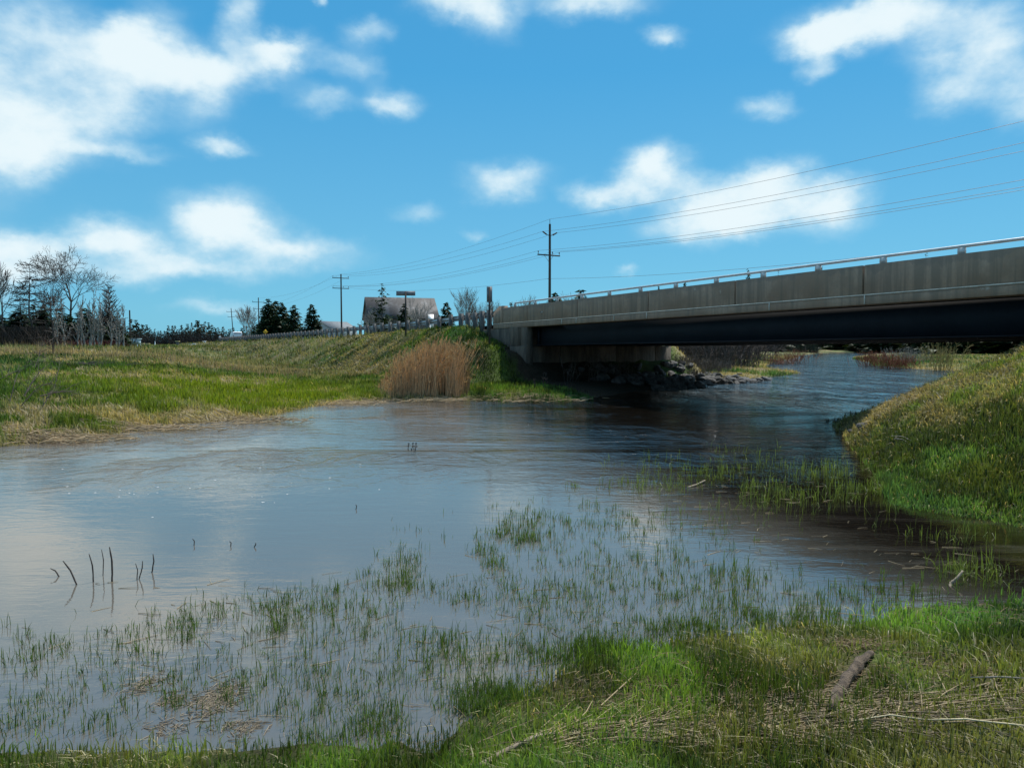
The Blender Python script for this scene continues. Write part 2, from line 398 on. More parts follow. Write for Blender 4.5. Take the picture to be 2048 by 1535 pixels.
def sdf(x, y):
    """signed distance to the shoreline, positive on land"""
    x = np.asarray(x, float).ravel(); y = np.asarray(y, float).ravel(); res = np.empty(len(x))
    A = RP; Bp = np.roll(RP, -1, 0)
    for i0 in range(0, len(x), 60000):
        X = x[i0:i0 + 60000]; Y = y[i0:i0 + 60000]; best = np.full(len(X), 1e18); ins = np.zeros(len(X), bool)
        for a, b in zip(A, Bp):
            e = b - a; wx = X - a[0]; wy = Y - a[1]
            tt = np.clip((wx * e[0] + wy * e[1]) / (e @ e), 0, 1)
            best = np.minimum(best, (wx - e[0] * tt) ** 2 + (wy - e[1] * tt) ** 2)
            if a[1] != b[1]:
                c = ((a[1] > Y) != (b[1] > Y)) & (X < (b[0] - a[0]) * (Y - a[1]) / (b[1] - a[1]) + a[0]); ins ^= c
        d = np.sqrt(best); res[i0:i0 + 60000] = np.where(ins, -d, d)
    return res

def terrain(x, y, d=None):
    x = np.asarray(x, float); y = np.asarray(y, float)
    if d is None: d = sdf(x, y)
    d = d + (fbm(x * .9, y * .9, 3) - .5) * .5 * np.clip(np.hypot(x, y) / 12, .3, 1)
    s = (x - BO.x) * BU.x + (y - BO.y) * BU.y; w = (x - BO.x) * BN.x + (y - BO.y) * BN.y
    dp = np.maximum(d, 0)
    left = sst(0, -6, x) * sst(7, 13, y)
    beyond = sst(4, 14, w) * sst(18, 30, y)
    front = (1 - left) * (1 - beyond)
    zl = 1.62 * (1 - np.exp(-dp / 13)) + .15 * (1 - np.exp(-dp / 1.0))
    zl = zl * (1 - .72 * (1 - sst(-8, -19, w)) * sst(75, 45, s))
    zf = .10 * (1 - np.exp(-dp / .8)) + .38 * (1 - np.exp(-dp / 4))
    zb = .25 * (1 - np.exp(-dp / 4)) + .5 * (1 - np.exp(-dp / 40)) + .9 * sst(30, 110, dp)
    z = left * (1 - beyond) * zl + front * zf + beyond * zb
    z = z + sst(120, 300, np.hypot(x, y)) * .25
    # road embankments
    zr = zroad(s)
    dw = np.maximum(np.maximum(-.25 - w, w - BW - .25), 0)
    dsl = np.maximum((.6 + SK * w) - s, 0)
    slope = .64 - .16 * sst(10, 40, s)
    el = zr - .08 - slope * np.maximum(np.hypot(1.55 * dsl, dw) - .35, 0)
    dsr = np.maximum(s - (S1 - .3 + SK * w), 0)
    er = zr - .08 - .44 * np.maximum(np.hypot(1.0 * dsr, dw) - .3, 0)
    e = np.maximum(el, er)
    k = .25; hh = np.clip(.5 + .5 * (e - z) / k, 0, 1); z = z * (1 - hh) + e * hh + k * hh * (1 - hh)
    inroad = (w > -.2) & (w < BW + .2)
    bumpy = (fbm(x * .7, y * .7, 4) - .5) * .28 + (fbm(x * 3.1, y * 3.1, 3) - .5) * .10
    z = z + np.where(inroad & (dsl <= 0), 0, bumpy) * np.clip(dp / 1.5, 0, 1) * np.where(front > .5, .36, 1)
    ramp = np.where(front * (er < .1) > .5, .28, .95)
    z = np.minimum(z, dp * ramp + .004)
    z = z - np.where(front > .5, .13 * np.clip(fbm(x * 1.9 + 3, y * 1.9, 4) - .40, 0, 1) * np.exp(-dp / 1.5), 0) * (x < 5.5) * (y < 9)
    z = np.where(d < 0, np.maximum(d * .18, -1.2) - .02, z)
    return z

# albedo of the turf and of the blades that grow on it
def tone(x, y, z, d):
    n1 = fbm(x * .22 + 5, y * .22, 4); n2 = fbm(x * 1.1, y * 1.1 + 40, 4); n3 = fbm(x * .5 + 80, y * 1.4, 4); n4 = fbm(x * 2.3 + 9, y * .9 + 3, 4)
    s = (x - BO.x) * BU.x + (y - BO.y) * BU.y; w = (x - BO.x) * BN.x + (y - BO.y) * BN.y
    left = sst(0, -5, x) * sst(7, 13, y) * (w < 0)
    emb = sst(-11, -6, w) * (w < 1) * sst(-8, -4, s)
    hill = sst(2.5, 4.5, x) * sst(6.5, 8.5, y) * (y < 30) * (w < 14)
    mixn = .55 * n2 + .45 * n1
    st = sst(.50, .64, mixn)                                  # dead grass share
    bright = np.exp(-((x + 10.5) / 5.5) ** 2 - ((y - 27) / 9) ** 2)
    st_l = np.clip(st * .85 + .6 * sst(.54, .66, n4) - bright * .38 + .8 * np.exp(-np.maximum(d, 0) / .3) + .8 * sst(36, 44, y + 6 * (n1 - .5)) * sst(60, 52, y) * sst(.38, .5, n3), 0, 1)
    st_e = np.clip(.20 + .8 * (n3 - .45) * 2.2 - .5 * sst(9, -2, s) , 0, 1)
    band = sst(.55, 1.0, z + (n1 - .5) * .8) * sst(2.6, 2.0, z) * sst(24, 18, y)
    st_h = np.clip(.08 + .42 * band * sst(.42, .66, fbm(x * 2.2, y * 2.2, 4)) - .8 * sst(18.0, 20.5, y), 0, 1)
    st_h = np.clip(st_h + .7 * np.exp(-((x - 8.4) / 1.2) ** 2 - ((y - 17) / 2.0) ** 2), 0, 1)
    st_f = np.clip(st * .16 + .02, 0, 1)
    stv = st_f; stv = stv * (1 - left) + st_l * left; stv = stv * (1 - emb) + st_e * emb; stv = stv * (1 - hill) + st_h * hill
    beyond = (w > 12) & (y > 25)
    stv = np.where(beyond, np.clip(.25 + 1.1 * (n1 - .45) * 3, 0, .9), stv)
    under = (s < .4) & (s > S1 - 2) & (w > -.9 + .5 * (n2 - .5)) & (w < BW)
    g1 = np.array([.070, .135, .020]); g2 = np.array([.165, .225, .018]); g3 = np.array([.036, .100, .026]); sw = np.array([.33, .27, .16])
    a = sst(.35, .65, n1)[:, None] * np.where(hill > .5, sst(19.5, 16.5, y), 1)[:, None]
    g = g3 * (1 - a) + g1 * a
    g = g * (.50 + 1.05 * sst(.36, .64, n4))[:, None] * (.8 + .4 * sst(.4, .6, fbm(x * .35 + 70, y * .5, 3)))[:, None]
    g = g * (1 - .34 * emb * (1 - 0 * emb))[:, None]
    bb = np.clip(bright * left * 1.3 + .25 * sst(.55, .7, n2), 0, 1)[:, None]
    g = g * (1 - bb) + g2 * bb
    lf = (sst(-9, -13, x) * sst(27, 20, y) * left)[:, None]; g = g * (1 - lf * .6) + g3 * lf * .6
    c = g * (1 - stv[:, None]) + sw * stv[:, None]
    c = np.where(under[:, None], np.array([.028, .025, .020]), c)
    return c, np.where(under, -1, stv)

def build_terrain():
    a1 = np.radians(np.arange(-52, 52.01, .25)); a2 = np.radians(np.arange(56, 304, 4.0)); A = np.concatenate([a1, a2])
    R = .7 * (1500 / .7) ** (np.arange(340) / 339)
    AA, RR = np.meshgrid(A, R); x = (np.sin(AA) * RR).ravel(); y = (np.cos(AA) * RR).ravel()
    d = sdf(x, y); z = terrain(x, y, d)
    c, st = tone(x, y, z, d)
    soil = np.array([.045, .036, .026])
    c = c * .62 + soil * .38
    mud = np.exp(-np.maximum(d, 0) / .35)[:, None] * .6; c = c * (1 - mud) + soil * 1.1 * mud
    n, m = len(R), len(A)
    i = np.arange(n - 1)[:, None] * m; j = np.arange(m)[None, :]; jn = (j + 1) % m
    Q = np.stack([i + j, i + m + j, i + m + jn, i + jn], 2).reshape(-1, 4)
    V = np.stack([x, y, z], 1)
    V = np.vstack([V, [[0, 0, float(z[:m].mean())]]]); c = np.vstack([c, c[:1]])
    T = np.stack([np.full(m, n * m), np.arange(m), (np.arange(m) + 1) % m], 1)
    ob('ground', mesh_np('ground', V, Q, T, c, True), M_ground, kind='structure')
build_terrain()

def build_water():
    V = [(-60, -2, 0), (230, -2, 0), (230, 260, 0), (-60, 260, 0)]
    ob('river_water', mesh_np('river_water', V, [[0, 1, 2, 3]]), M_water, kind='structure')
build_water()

# ------------------------------------------------------------------ road
def strip(sv, w0, w1, dz):
    V = []; 
    for s in sv:
        z = zroad(s) + dz; V += [B(s, w0, z), B(s, w1, z)]
    Q = [[2 * i, 2 * i + 1, 2 * i + 3, 2 * i + 2] for i in range(len(sv) - 1)]
    return np.array([tuple(v) for v in V]), Q
SV = list(np.arange(1.5, 130, 3.0)) + [150, 200, 300, 400, 600, 850]
V, Q = strip(SV, .45, BW - .45, 0.0); ob('road', mesh_np('road', V, Q), M_asphalt, kind='structure')
V, Q = strip([-90, -60, -40, S1 - 2.4], .45, BW - .45, 0.0); ob('road', mesh_np('road_near', V, Q), M_asphalt, kind='structure')
for w0, w1 in ((1.8, 1.92), (10.38, 10.5), (5.98, 6.1), (6.2, 6.32)):
    V, Q = strip(SV, w0, w1, .004); ob('road_marking', mesh_np('road_marking', V, Q), M_line, kind='structure')

# ------------------------------------------------------------------ bridge
def bbox8(s0, s1, w0, w1, t0, t1, flat=False):
    """box in the bridge frame; t0, t1 are offsets from the parapet top line (bottom, top)"""
    o = []
    for t in (t0, t1):
        for (s, w) in ((s0, w0), (s1, w0), (s1, w1), (s0, w1)): o.append(tuple(B(s, w, ptop(s) + t)))
    return o
def bmesh_part(name, lst, m, parent, hh=True, sub=1, **kw):
    V, Q = boxes(lst); h = np.tile([0, 0, 0, 0, 1, 1, 1, 1.], len(lst))
    return ob(name, mesh_np(name, V, Q, extra={'hh': h}), m, parent, **kw)

bridge = thing('road_bridge', 'low concrete and dark blue steel girder road bridge over the river', 'bridge')
JT = [1.02, -1.58, -6.10, -11.02, -15.5, -20.2, -24.9, -29.6, -34.3]
for k in range(len(JT) - 1):
    a, b = JT[k] - .03, JT[k + 1] + .03
    bevel(bmesh_part('parapet_panel', [bbox8(b, a, 0, .30, -.78, 0)], M_conc, bridge), .015)
    bevel(bmesh_part('parapet_panel', [bbox8(b, a, BW - .3, BW, -.78, 0)], M_conc, bridge), .015)
# sloping end block of the parapet
for w0, w1 in ((0, .3), (BW - .3, BW)):
    e = []
    for s, t in ((1.04, .12), (1.45, .12), (2.15, -.22)):
        e += [tuple(B(s, w0, ptop(s) + t)), tuple(B(s, w1, ptop(s) + t)), tuple(B(s, w1, ptop(s) - .95)), tuple(B(s, w0, ptop(s) - .95))]
    Q = [[0, 1, 5, 4], [1, 2, 6, 5], [2, 3, 7, 6], [3, 0, 4, 7], [4, 5, 9, 8], [5, 6, 10, 9], [6, 7, 11, 10], [7, 4, 8, 11], [3, 2, 1, 0], [8, 9, 10, 11]]
    ob('end_block', mesh_np('end_block', e, Q, extra={'hh': [1, 1, 0, 0] * 3}), M_conc, bridge)
bevel(bmesh_part('deck_slab', [bbox8(-34.3, 2.1, -.035, BW + .035, -1.045, -.782)], M_conc, bridge), .012)
bmesh_part('deck_ledge', [bbox8(-34.3, 2.1, -.055, -.001, -.806, -.775)], M_conclight, bridge)
bmesh_part('deck_asphalt', [bbox8(-34.3, 2.1, .302, BW - .302, -.779, -.745)], M_asphalt, bridge)
# girders
for w in (.62, 3.38, 6.15, 8.92, 11.68):
    s0 = S1 + SK * w + .1; s1 = S0 + SK * w - .12
    lst = [bbox8(s0, s1, w - .012, w + .012, -1.93, -1.07), bbox8(s0, s1, w - .21, w + .21, -1.96, -1.93), bbox8(s0, s1, w - .16, w + .16, -1.07, -1.048)]
    g = bmesh_part('girder', lst, M_girder, bridge)
    if w < 1:
        for s in (s1 - .35, s0 + .35):
            bmesh_part('stiffener', [bbox8(s - .012, s + .012, w - .16, w - .013, -1.92, -1.075)], M_girder, g)
for s in np.arange(S1 + 5, S0 - 1, 5.2):
    for w in (.62, 3.38, 6.15, 8.92):
        bmesh_part('cross_brace', [bbox8(s - .06 + SK * w, s + .06 + SK * w, w + .02, w + 2.74, -1.65, -1.25)], M_girder, bridge)
# rail on the parapet
RPOSTS = [-.1 - 2.06 * i for i in range(17)]
def railing(w):
    r = ob('steel_railing', None, parent=bridge)
    for s in RPOSTS:
        bmesh_part('rail_post', [bbox8(s - .085, s + .085, w - .035, w + .035, .002, .155)], M_rail, r)
    for a, b in zip(RPOSTS[1:], RPOSTS[:-1]):
        P0 = tuple(B(a, w, ptop(a) + .185)); P1 = tuple(B(b, w, ptop(b) + .185))
        V, Q = tubes([P0], [P1], .038, .038, 8); ob('handrail', mesh_np('handrail', V, Q, smooth=True), M_rail, r)
railing(.12); railing(BW - .12)
# abutments: stem in panels, bearing seat, backwall, wing wall
AU = BU * .309 + BN * .951; AU.normalize(); AP = Vector((AU.y, -AU.x, 0))       # along the abutment, towards the river
def abox(c, u0, u1, v0, v1, z0, z1):
    o = []
    for z in (z0, z1):
        for (u, v) in ((u0, v0), (u1, v0), (u1, v1), (u0, v1)): q = c + AU * u + AP * v; o.append((q.x, q.y, z))
    return o
c0 = B(S0, -.08, 0)
ztop = ptop(S0) - 1.985
for u0, u1 in ((.02, 2.6), (2.63, 7.4), (7.43, 11.2), (11.23, 12.95)):
    bevel(bmesh_part('abutment_panel', [abox(c0, u0, u1, -1.1, 0, -.6, ztop)], M_concshade, bridge), .03)
bevel(bmesh_part('backwall', [abox(c0, .03, 12.9, -1.08, -.55, ztop + .004, ptop(S0) - 1.05)], M_concshade, bridge), .02)
bevel(bmesh_part('wing_wall', [bbox8(S0 + .0, S0 + 6.2, -.02, .33, -3.6, -1.05)], M_concshade, bridge), .02)
bevel(bmesh_part('wing_wall', [bbox8(S0 + 4.9, S0 + 9.5, BW - .33, BW + .02, -3.6, -1.05)], M_concshade, bridge), .02)
c1 = B(S1, -.08, 0); zt1 = ptop(S1) - 1.985
for u0, u1 in ((0, 6.4), (6.43, 12.95)):
    bevel(bmesh_part('abutment_panel', [abox(c1, u0, u1, 0, 1.1, -.6, zt1)], M_conc, bridge), .03)
bevel(bmesh_part('backwall', [abox(c1, 0, 12.9, .55, 1.08, zt1 + .004, ptop(S1) - 1.05)], M_conc, bridge), .02)
bevel(bmesh_part('wing_wall', [bbox8(S1 - 6.4, S1 - .5, -.02, .33, -3.6, -1.05)], M_conc, bridge), .02)
# drain hole with a short spout in the panel next to the end
p = B(-3.05, -.02, ptop(-3) - .42); V, Q = tubes([tuple(p - BN * .05)], [tuple(p + BN * .05)], .045, .045, 8)
ob('drain_pipe', mesh_np('drain_pipe', V, Q), M_conclight, bridge)
for s in (-4.9, -6.1, -8.9, -11.0, -17.0, -20.3): bmesh_part('deck_joint', [bbox8(s - .014, s + .014, -.060, -.036, -1.04, -.785)], M_conclight, bridge)

# ------------------------------------------------------------------ guardrails
def guardrail(label, w, side, smax):
    g = thing('guardrail', label, 'guardrail', tuple(B(2.2, w, 0)))
    base = Vector(g.location)
    Vp, Qp = boxes([bx(-.105, .105, -.105, .105, -1.25, 0)]); me = mesh_np('guard_post', Vp, Qp); me.materials.append(M_postwood)
    s = 2.55; ss = [2.2]; k = 0
    ang = math.atan2(BU.y, BU.x)
    while s < smax:
        p = B(s, w, ptop(s) - .02 + random.uniform(-.02, .03)) - base
        o = ob('guard_post', me, None, g, tuple(p), ang + random.uniform(-.1, .1)); o.rotation_euler[0] = random.uniform(-.025, .025); o.rotation_euler[1] = random.uniform(-.02, .02)
        ss.append(s); s += 1.905 if k > 4 else (.95 if k < 4 else 1.5); k += 1
    prof = [(-.155, .00), (-.12, .045), (-.085, .045), (-.04, .0), (0, .0), (.04, .0), (.085, .045), (.12, .045), (.155, .0)]
    V = []
    for s in np.arange(2.2, smax + .5, 1.905):
        for (z, o_) in prof: V.append(tuple(B(s, w + side * (.115 + o_), ptop(s) - .26 + z) - base))
    n = len(prof); m = len(V) // n
    Q = [[i * n + j, i * n + j + 1, (i + 1) * n + j + 1, (i + 1) * n + j] for i in range(m - 1) for j in range(n - 1)]
    ob('steel_beam', mesh_np('steel_beam', V, Q), M_galv, g)
guardrail('grey timber post guardrail along the near edge of the road left of the bridge', -.02, 1, 126)
guardrail('grey guardrail along the far edge of the road seen behind the near one', BW + .02, -1, 126)

# ------------------------------------------------------------------ trees
FST = [.3]; CHL = [1.0]
def grow(rng, p, d, L, r, lvl, maxl, segs, up, spread, kids, nseg=4, wig=.18):
    pts = [p]; q = p.copy(); dd = d.copy()
    for i in range(nseg):
        dd = dd + rng.normal(0, wig, 3) + np.array([0, 0, up * .25]); dd /= np.linalg.norm(dd)
        nq = q + dd * L / nseg
        r0 = r * (1 - .65 * i / nseg); r1 = r * (1 - .65 * (i + 1) / nseg)
        segs.append((q, nq, r0, r1, lvl)); q = nq; pts.append((q, dd.copy(), r1))
    if lvl >= maxl: return
    nk = kids[lvl]; f0 = FST[0] if lvl == 0 else .3
    for k in range(nk):
        f = f0 + (1 - f0) * (k + rng.random() * .8) / nk; i = min(int(f * nseg), nseg - 1)
        base, bd, br = pts[i + 1]
        ax = rng.normal(0, 1, 3); ax -= bd * (ax @ bd); ax /= np.linalg.norm(ax)
        sp = spread * (.75 + .5 * rng.random()); nd = bd * math.cos(sp) + ax * math.sin(sp)
        grow(rng, base, nd, L * (CHL[0] if lvl == 0 else 1) * (.52 + .22 * rng.random()) * (1.12 - .35 * f), max(br * .62, .008), lvl + 1, maxl, segs, up, spread, kids, 3, wig)

def seg_mesh(name, segs, sides, rmin):
    P0 = [s[0] for s in segs]; P1 = [s[1] for s in segs]
    R0 = np.maximum([s[2] for s in segs], rmin); R1 = np.maximum([s[3] for s in segs], rmin * .8)
    V, Q = tubes(P0, P1, R0, R1, sides); return mesh_np(name, V, Q, smooth=True)

def bare_tree(name, label, loc, h, seed, mt, mc, trunk_frac=.45, maxl=3, kids=(9, 6, 5, 3), spread=.7, up=.25, r=.02, rmin=.013, lean=(0, 0), group=None, wig=.16, trunks=1):
    rng = np.random.default_rng(seed); t = thing(name, label, 'tree', loc, 0, group)
    segs = []
    for k in range(trunks):
        d0 = np.array([lean[0] + (rng.normal(0, .12) if trunks > 1 else 0), lean[1] + (rng.normal(0, .12) if trunks > 1 else 0), 1.0]); d0 /= np.linalg.norm(d0)
        grow(rng, np.array([0, 0, -.3]), d0, h * trunk_frac * 1.6, h * r * (1 if k == 0 else .7), 0, maxl, segs, up, spread, kids, 7, wig * .55)
    ob('trunk', seg_mesh('trunk', [s for s in segs if s[4] == 0], 7, rmin * 2), mt, t)
    ob('crown', seg_mesh('crown', [s for s in segs if s[4] > 0], 3, rmin), mc, t)
    # make the total height right
    zm = max(max(s[1][2] for s in segs), .1); t.scale = (h / zm,) * 3
    return t

def column_tree(rng, h, n, lean_out, rmin=.02, rr=.014):
    """slim leafless tree: upright side branches from low down (poplar, birch, larch)"""
    segs = []; q = np.array([0, 0, -.3]); nz = 12
    pts = []
    for i in range(nz):
        nq = q + np.array([rng.normal(0, .012) * h, rng.normal(0, .012) * h, h / nz]); segs.append((q, nq, h * rr * (1 - i / nz) + .01, h * rr * (1 - (i + 1) / nz) + .01, 0)); pts.append(nq); q = nq
    for k in range(n):
        f = .12 + .86 * rng.random(); b = pts[min(int(f * nz), nz - 1)]; a = rng.random() * 6.283
        L = h * (.10 + .24 * (1 - f)) * (.6 + .6 * rng.random())
        o = lean_out * (.7 + .6 * rng.random()); d = np.array([math.cos(a) * o, math.sin(a) * o, 1 if lean_out < 1.5 else rng.normal(.1, .15)]); d /= np.linalg.norm(d)
        c = b
        for j in range(3):
            d = d + rng.normal(0, .12, 3); d /= np.linalg.norm(d); e = c + d * L / 3; segs.append((c, e, .022, .014, 1))
            for _ in range(2):
                d2 = d + rng.normal(0, .55, 3); d2 /= np.linalg.norm(d2); segs.append((e, e + d2 * L * .33 * rng.random(), .014, .01, 2))
            c = e
    return segs

def conifer_meshes(seed, h, width, n_whorl=26, per=8, clump=7, dens=1.0, col=(.020, .042, .018), fill=1.0, ragged=.25, top=1.0):
    rng = np.random.default_rng(seed)
    V, Q = tubes([(0, 0, -.3), (0, 0, h * .5)], [(0, 0, h * .5), (0, 0, h)], [h * .016, h * .009], [h * .009, .015], 6)
    trunk = mesh_np('trunk', V, Q); trunk.materials.append(M_bark)
    tv = []; tc = []
    for i in range(n_whorl):
        f = (i + rng.random() * .6) / n_whorl; z = h * (.06 + .93 * f)
        R = width * ((1 - f) ** .85 * (1 - .25 * math.exp(-f * 8)) + .02) * (1 + rng.normal(0, ragged * .5))
        for k in range(max(4, int(per * (1 - .4 * f)))):
            a = rng.random() * 6.283; L = max(.15, R * (1 + rng.normal(0, ragged)))
            droop = rng.uniform(.05, .45) * (1 - f)
            m = max(2, int(clump * (L / width + .25) * dens))
            for j in range(m):
                g = (.15 + .85 * (j + rng.random()) / m)
                c = np.array([math.cos(a) * L * g, math.sin(a) * L * g, z - droop * L * g + .12 * L * g * g * 1.5])
                c += rng.normal(0, .05 * h * .1 + .03, 3)
                sz = (.11 + .10 * rng.random()) * h * .16 * fill * (1.15 - .45 * f)
                aa = a + rng.normal(0, .8); dv = np.array([math.cos(aa), math.sin(aa), rng.normal(-.25, .3)]); sv_ = np.array([-math.sin(aa), math.cos(aa), rng.normal(0, .5)])
                tv += [c - sv_ * sz * .55, c + sv_ * sz * .55, c + dv * sz * 1.5]
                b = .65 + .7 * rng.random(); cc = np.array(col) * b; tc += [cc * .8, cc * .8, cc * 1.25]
    n = len(tv) // 3
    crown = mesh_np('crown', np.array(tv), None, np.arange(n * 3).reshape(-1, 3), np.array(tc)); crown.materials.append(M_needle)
    return trunk, crown
CON = [conifer_meshes(11, 9, 2.3, 34, 11, 9, fill=1.75), conifer_meshes(12, 9, 2.0, 34, 11, 9, ragged=.35, fill=1.6), conifer_meshes(13, 9, 2.6, 32, 12, 9, ragged=.2, fill=1.9),
       conifer_meshes(14, 9, 1.7, 28, 9, 8, ragged=.4, fill=1.6), conifer_meshes(15, 9, 2.1, 26, 8, 7, ragged=.5, fill=1.35)]
FARCON = [conifer_meshes(21 + i, 9, 1.9 + .25 * (i % 3), 15, 8, 4, ragged=.4, fill=3.0, col=(.024, .036, .020)) for i in range(4)]
CEDAR = [conifer_meshes(31 + i, 9, 3.0, 20, 14, 6, ragged=.2, fill=2.8, col=(.022, .038, .014)) for i in range(3)]
def conifer(kind, meshes, loc, h, label, group=None, rot=None, wide=1.0):
    t = thing(kind, label, 'tree', loc, random.random() * 6 if rot is None else rot, group)
    ob('trunk', meshes[0], None, t); ob('crown', meshes[1], None, t)
    t.scale = (h / 9 * wide, h / 9 * wide, h / 9); return t
def gz(x, y): return float(terrain(np.array([x]), np.array([y]))[0])
def at(px, Y, dz=0.0):
    x = (px - CX) / F * Y; return (x, Y, gz(x, Y) + dz)
def top_h(py, Y, z0): return pt(CX, py, Y).z - z0

def onland(px, py, dz):
    d = pxdir(px, py).normalized(); t = np.arange(2.5, 60, .03)
    x = d.x * t; y = d.y * t; z = H + d.z * t; k = np.nonzero(z < np.maximum(terrain(x, y), 0))[0]; i = k[0] if len(k) else -1
    return Vector((x[i], y[i], z[i] + dz))

# --- the wood on the left
L0 = at(150, 88); FST[0] = .5; CHL[0] = .66
bare_tree('oak_tree', 'tallest bare spreading tree rising above the left wood', L0, top_h(486, 88, L0[2]), 5, M_bark, M_barkdark, .62, 4, (14, 6, 5, 3, 2), .80, .30, .023, .024, group=None, wig=.22)
FST[0] = .35; CHL[0] = .8
for i, (px, Y, ty, sd, lab) in enumerate([(22, 84, 522, 8, 'bare forked tree at the left edge of the picture'), (104, 96, 566, 9, 'bare tree with thin spreading limbs just left of the tallest tree'),
                                           (-25, 86, 530, 12, 'bare tree partly cut off by the left edge')]):
    l = at(px, Y); bare_tree('bare_tree', lab, l, top_h(ty, Y, l[2]), sd, M_bark, M_barkdark, .5, 3, (9, 6, 5, 3), .5, .5, .018, .026)
# larches and thin poplars
for i in range(15):
    px_ = -10 + i * 16.5; Y_ = 84 + (i * 5) % 11; l = at(px_, Y_); conifer('spruce_tree', CON[i % 3], l, top_h([640, 628, 648, 615, 636, 650, 622, 640][i % 8], Y_, l[2]), 'dark spruce standing under the bare trees of the left wood', 'dark spruces in the left wood', wide=1.9)
LAB = {70: 'bare larch with short side branches between the two left trees', 224: 'tallest slim bare tree at the right end of the left wood',
       212: 'bare tree leaning against the slim one at the right end of the wood'}
def slim(px, Y, ty, seed, lab, n=70, lean=.35, m=M_birch, mc=M_barkpale, group=None, name='slim_tree', rmin=.026, rr=.014):
    l = at(px, Y); h = top_h(ty, Y, l[2]); rng = np.random.default_rng(seed); segs = column_tree(rng, h, n, lean, rr=rr)
    t = thing(name, lab, 'tree', l, 0, group)
    ob('trunk', seg_mesh('trunk', [s for s in segs if s[4] == 0], 6, .03), m, t); ob('crown', seg_mesh('crown', [s for s in segs if s[4] > 0], 3, rmin), mc, t)
    return t
slim(70, 86, 524, 41, LAB[70], 120, 1.9, M_bark, M_barkdark, name='larch_tree', rmin=.026)
slim(45, 92, 560, 42, 'shorter bare larch near the left edge of the wood', 100, 1.7, M_bark, M_barkdark, name='larch_tree')
slim(226, 86, 572, 43, LAB[224], 110, 1.3, M_bark, M_barkdark, name='larch_tree')
slim(212, 88, 584, 44, LAB[212], 80, .5, M_birch, M_birch)
for i, (px, ty) in enumerate([(158, 612), (166, 622), (174, 596), (181, 588), (187, 604), (193, 612), (199, 598), (205, 606), (218, 610), (233, 618), (240, 628), (248, 612), (120, 606), (132, 600)]):
    slim(px + random.uniform(-2, 2), 76 + (i * 7) % 7, ty, 60 + i, 'thin grey leafless tree among others at the right of the left wood', 26, .3, M_birch, M_birch, 'thin grey trees in the left wood', 'birch_tree', .024, .017)
t = slim(108, 42, 574, 45, 'dark dead sapling standing alone in the grass in front of the left wood', 34, 1.5, M_barkdark, M_barkdark, name='dead_sapling', rmin=.006)
for i, (px, ty, Y, k) in enumerate([(-20, 610, 90, 2), (8, 640, 92, 0), (30, 628, 94, 2), (52, 640, 90, 1), (70, 606, 96, 3), (88, 610, 93, 0), (110, 636, 90, 2), (128, 608, 97, 3), (140, 640, 92, 2), (205, 622, 97, 1), (222, 632, 98, 0),
                                 (160, 640, 95, 0), (182, 635, 97, 3), (236, 640, 96, 1), (20, 655, 88, 2), (95, 655, 88, 0), (60, 660, 87, 2), (-45, 630, 90, 1), (125, 662, 88, 1)]):
    l = at(px, Y); conifer('spruce_tree', CON[k], l, top_h(ty, Y, l[2]), 'dark spruce standing under the bare trees of the left wood', 'dark spruces in the left wood', wide=1.5)

# --- far tree line
rr = random.Random(4); px = 262; i = 0
while px < 525:
    Y = 300 + rr.uniform(-25, 35); ty = 665 - 12 * (.5 + .5 * math.sin(px * .045 - 10)) * rr.uniform(.2, 1.25) - rr.uniform(-5, 7); l = at(px, Y)
    conifer('spruce_tree', FARCON[i % 4], l, 1.25 * max(4.5, top_h(ty, Y, l[2])), 'small distant conifer in the tree line across the far field', 'distant conifer tree line', wide=rr.uniform(.6, .95))
    px += rr.uniform(3.2, 7.5); i += 1
l = at(243, 210); 
def undergrowth(name, label, cat, x0, x1, Y, hgt, n, col, seed, group=None):
    """low brushy mass of crossing twigs and leaves"""
    rng = np.random.default_rng(seed); xs = rng.uniform(x0, x1, n); ys = Y + rng.normal(0, 2.5, n); d = sdf(xs, ys); zs = terrain(xs, ys, d)
    k = d > .1; xs, ys, zs = xs[k], ys[k], zs[k]; n = len(xs); h = hgt * rng.uniform(.4, 1, n)
    P0 = np.stack([xs, ys, zs - .05], 1); P1 = P0 + np.stack([rng.normal(0, .35, n) * h, rng.normal(0, .35, n) * h, h], 1)
    V, Q = tubes(P0, P1, .035, .015, 3); c = np.array(col) * rng.uniform(.5, 1.4, (n, 1)); c = np.repeat(c, 6, 0)
    ob(name, mesh_np(name, V, Q, None, c), M_reed, kind='stuff', label=label)
a = at(-60, 84)[0]; b = at(206, 84)[0]
undergrowth('underbrush', 'dark leafless underbrush below the left wood', 'brush', a, b, 86, 2.6, 5200, (.060, .050, .042), 5)
a = at(170, 80)[0]; b = at(214, 80)[0]
undergrowth('underbrush', 'low reddish brush at the foot of the thin grey trees', 'brush', a, b, 80, 1.0, 900, (.13, .045, .04), 6)
a = at(262, 270)[0]; b = at(560, 270)[0]
a = at(1330, 190)[0]; b = at(2100, 190)[0]
undergrowth('underbrush', 'dark scrub below the cedars beyond the bridge', 'brush', 30, b, 192, 3.0, 5000, (.035, .045, .03), 8)
undergrowth('underbrush', 'dark scrub at the far bend of the river', 'brush', 60, 180, 249, 5.0, 6000, (.035, .045, .03), 9)
a = at(262, 270)[0]; b = at(560, 270)[0]
undergrowth('underbrush', 'dark scrub below the distant conifer tree line', 'brush', a, b, 275, 5.0, 3500, (.05, .047, .045), 7)

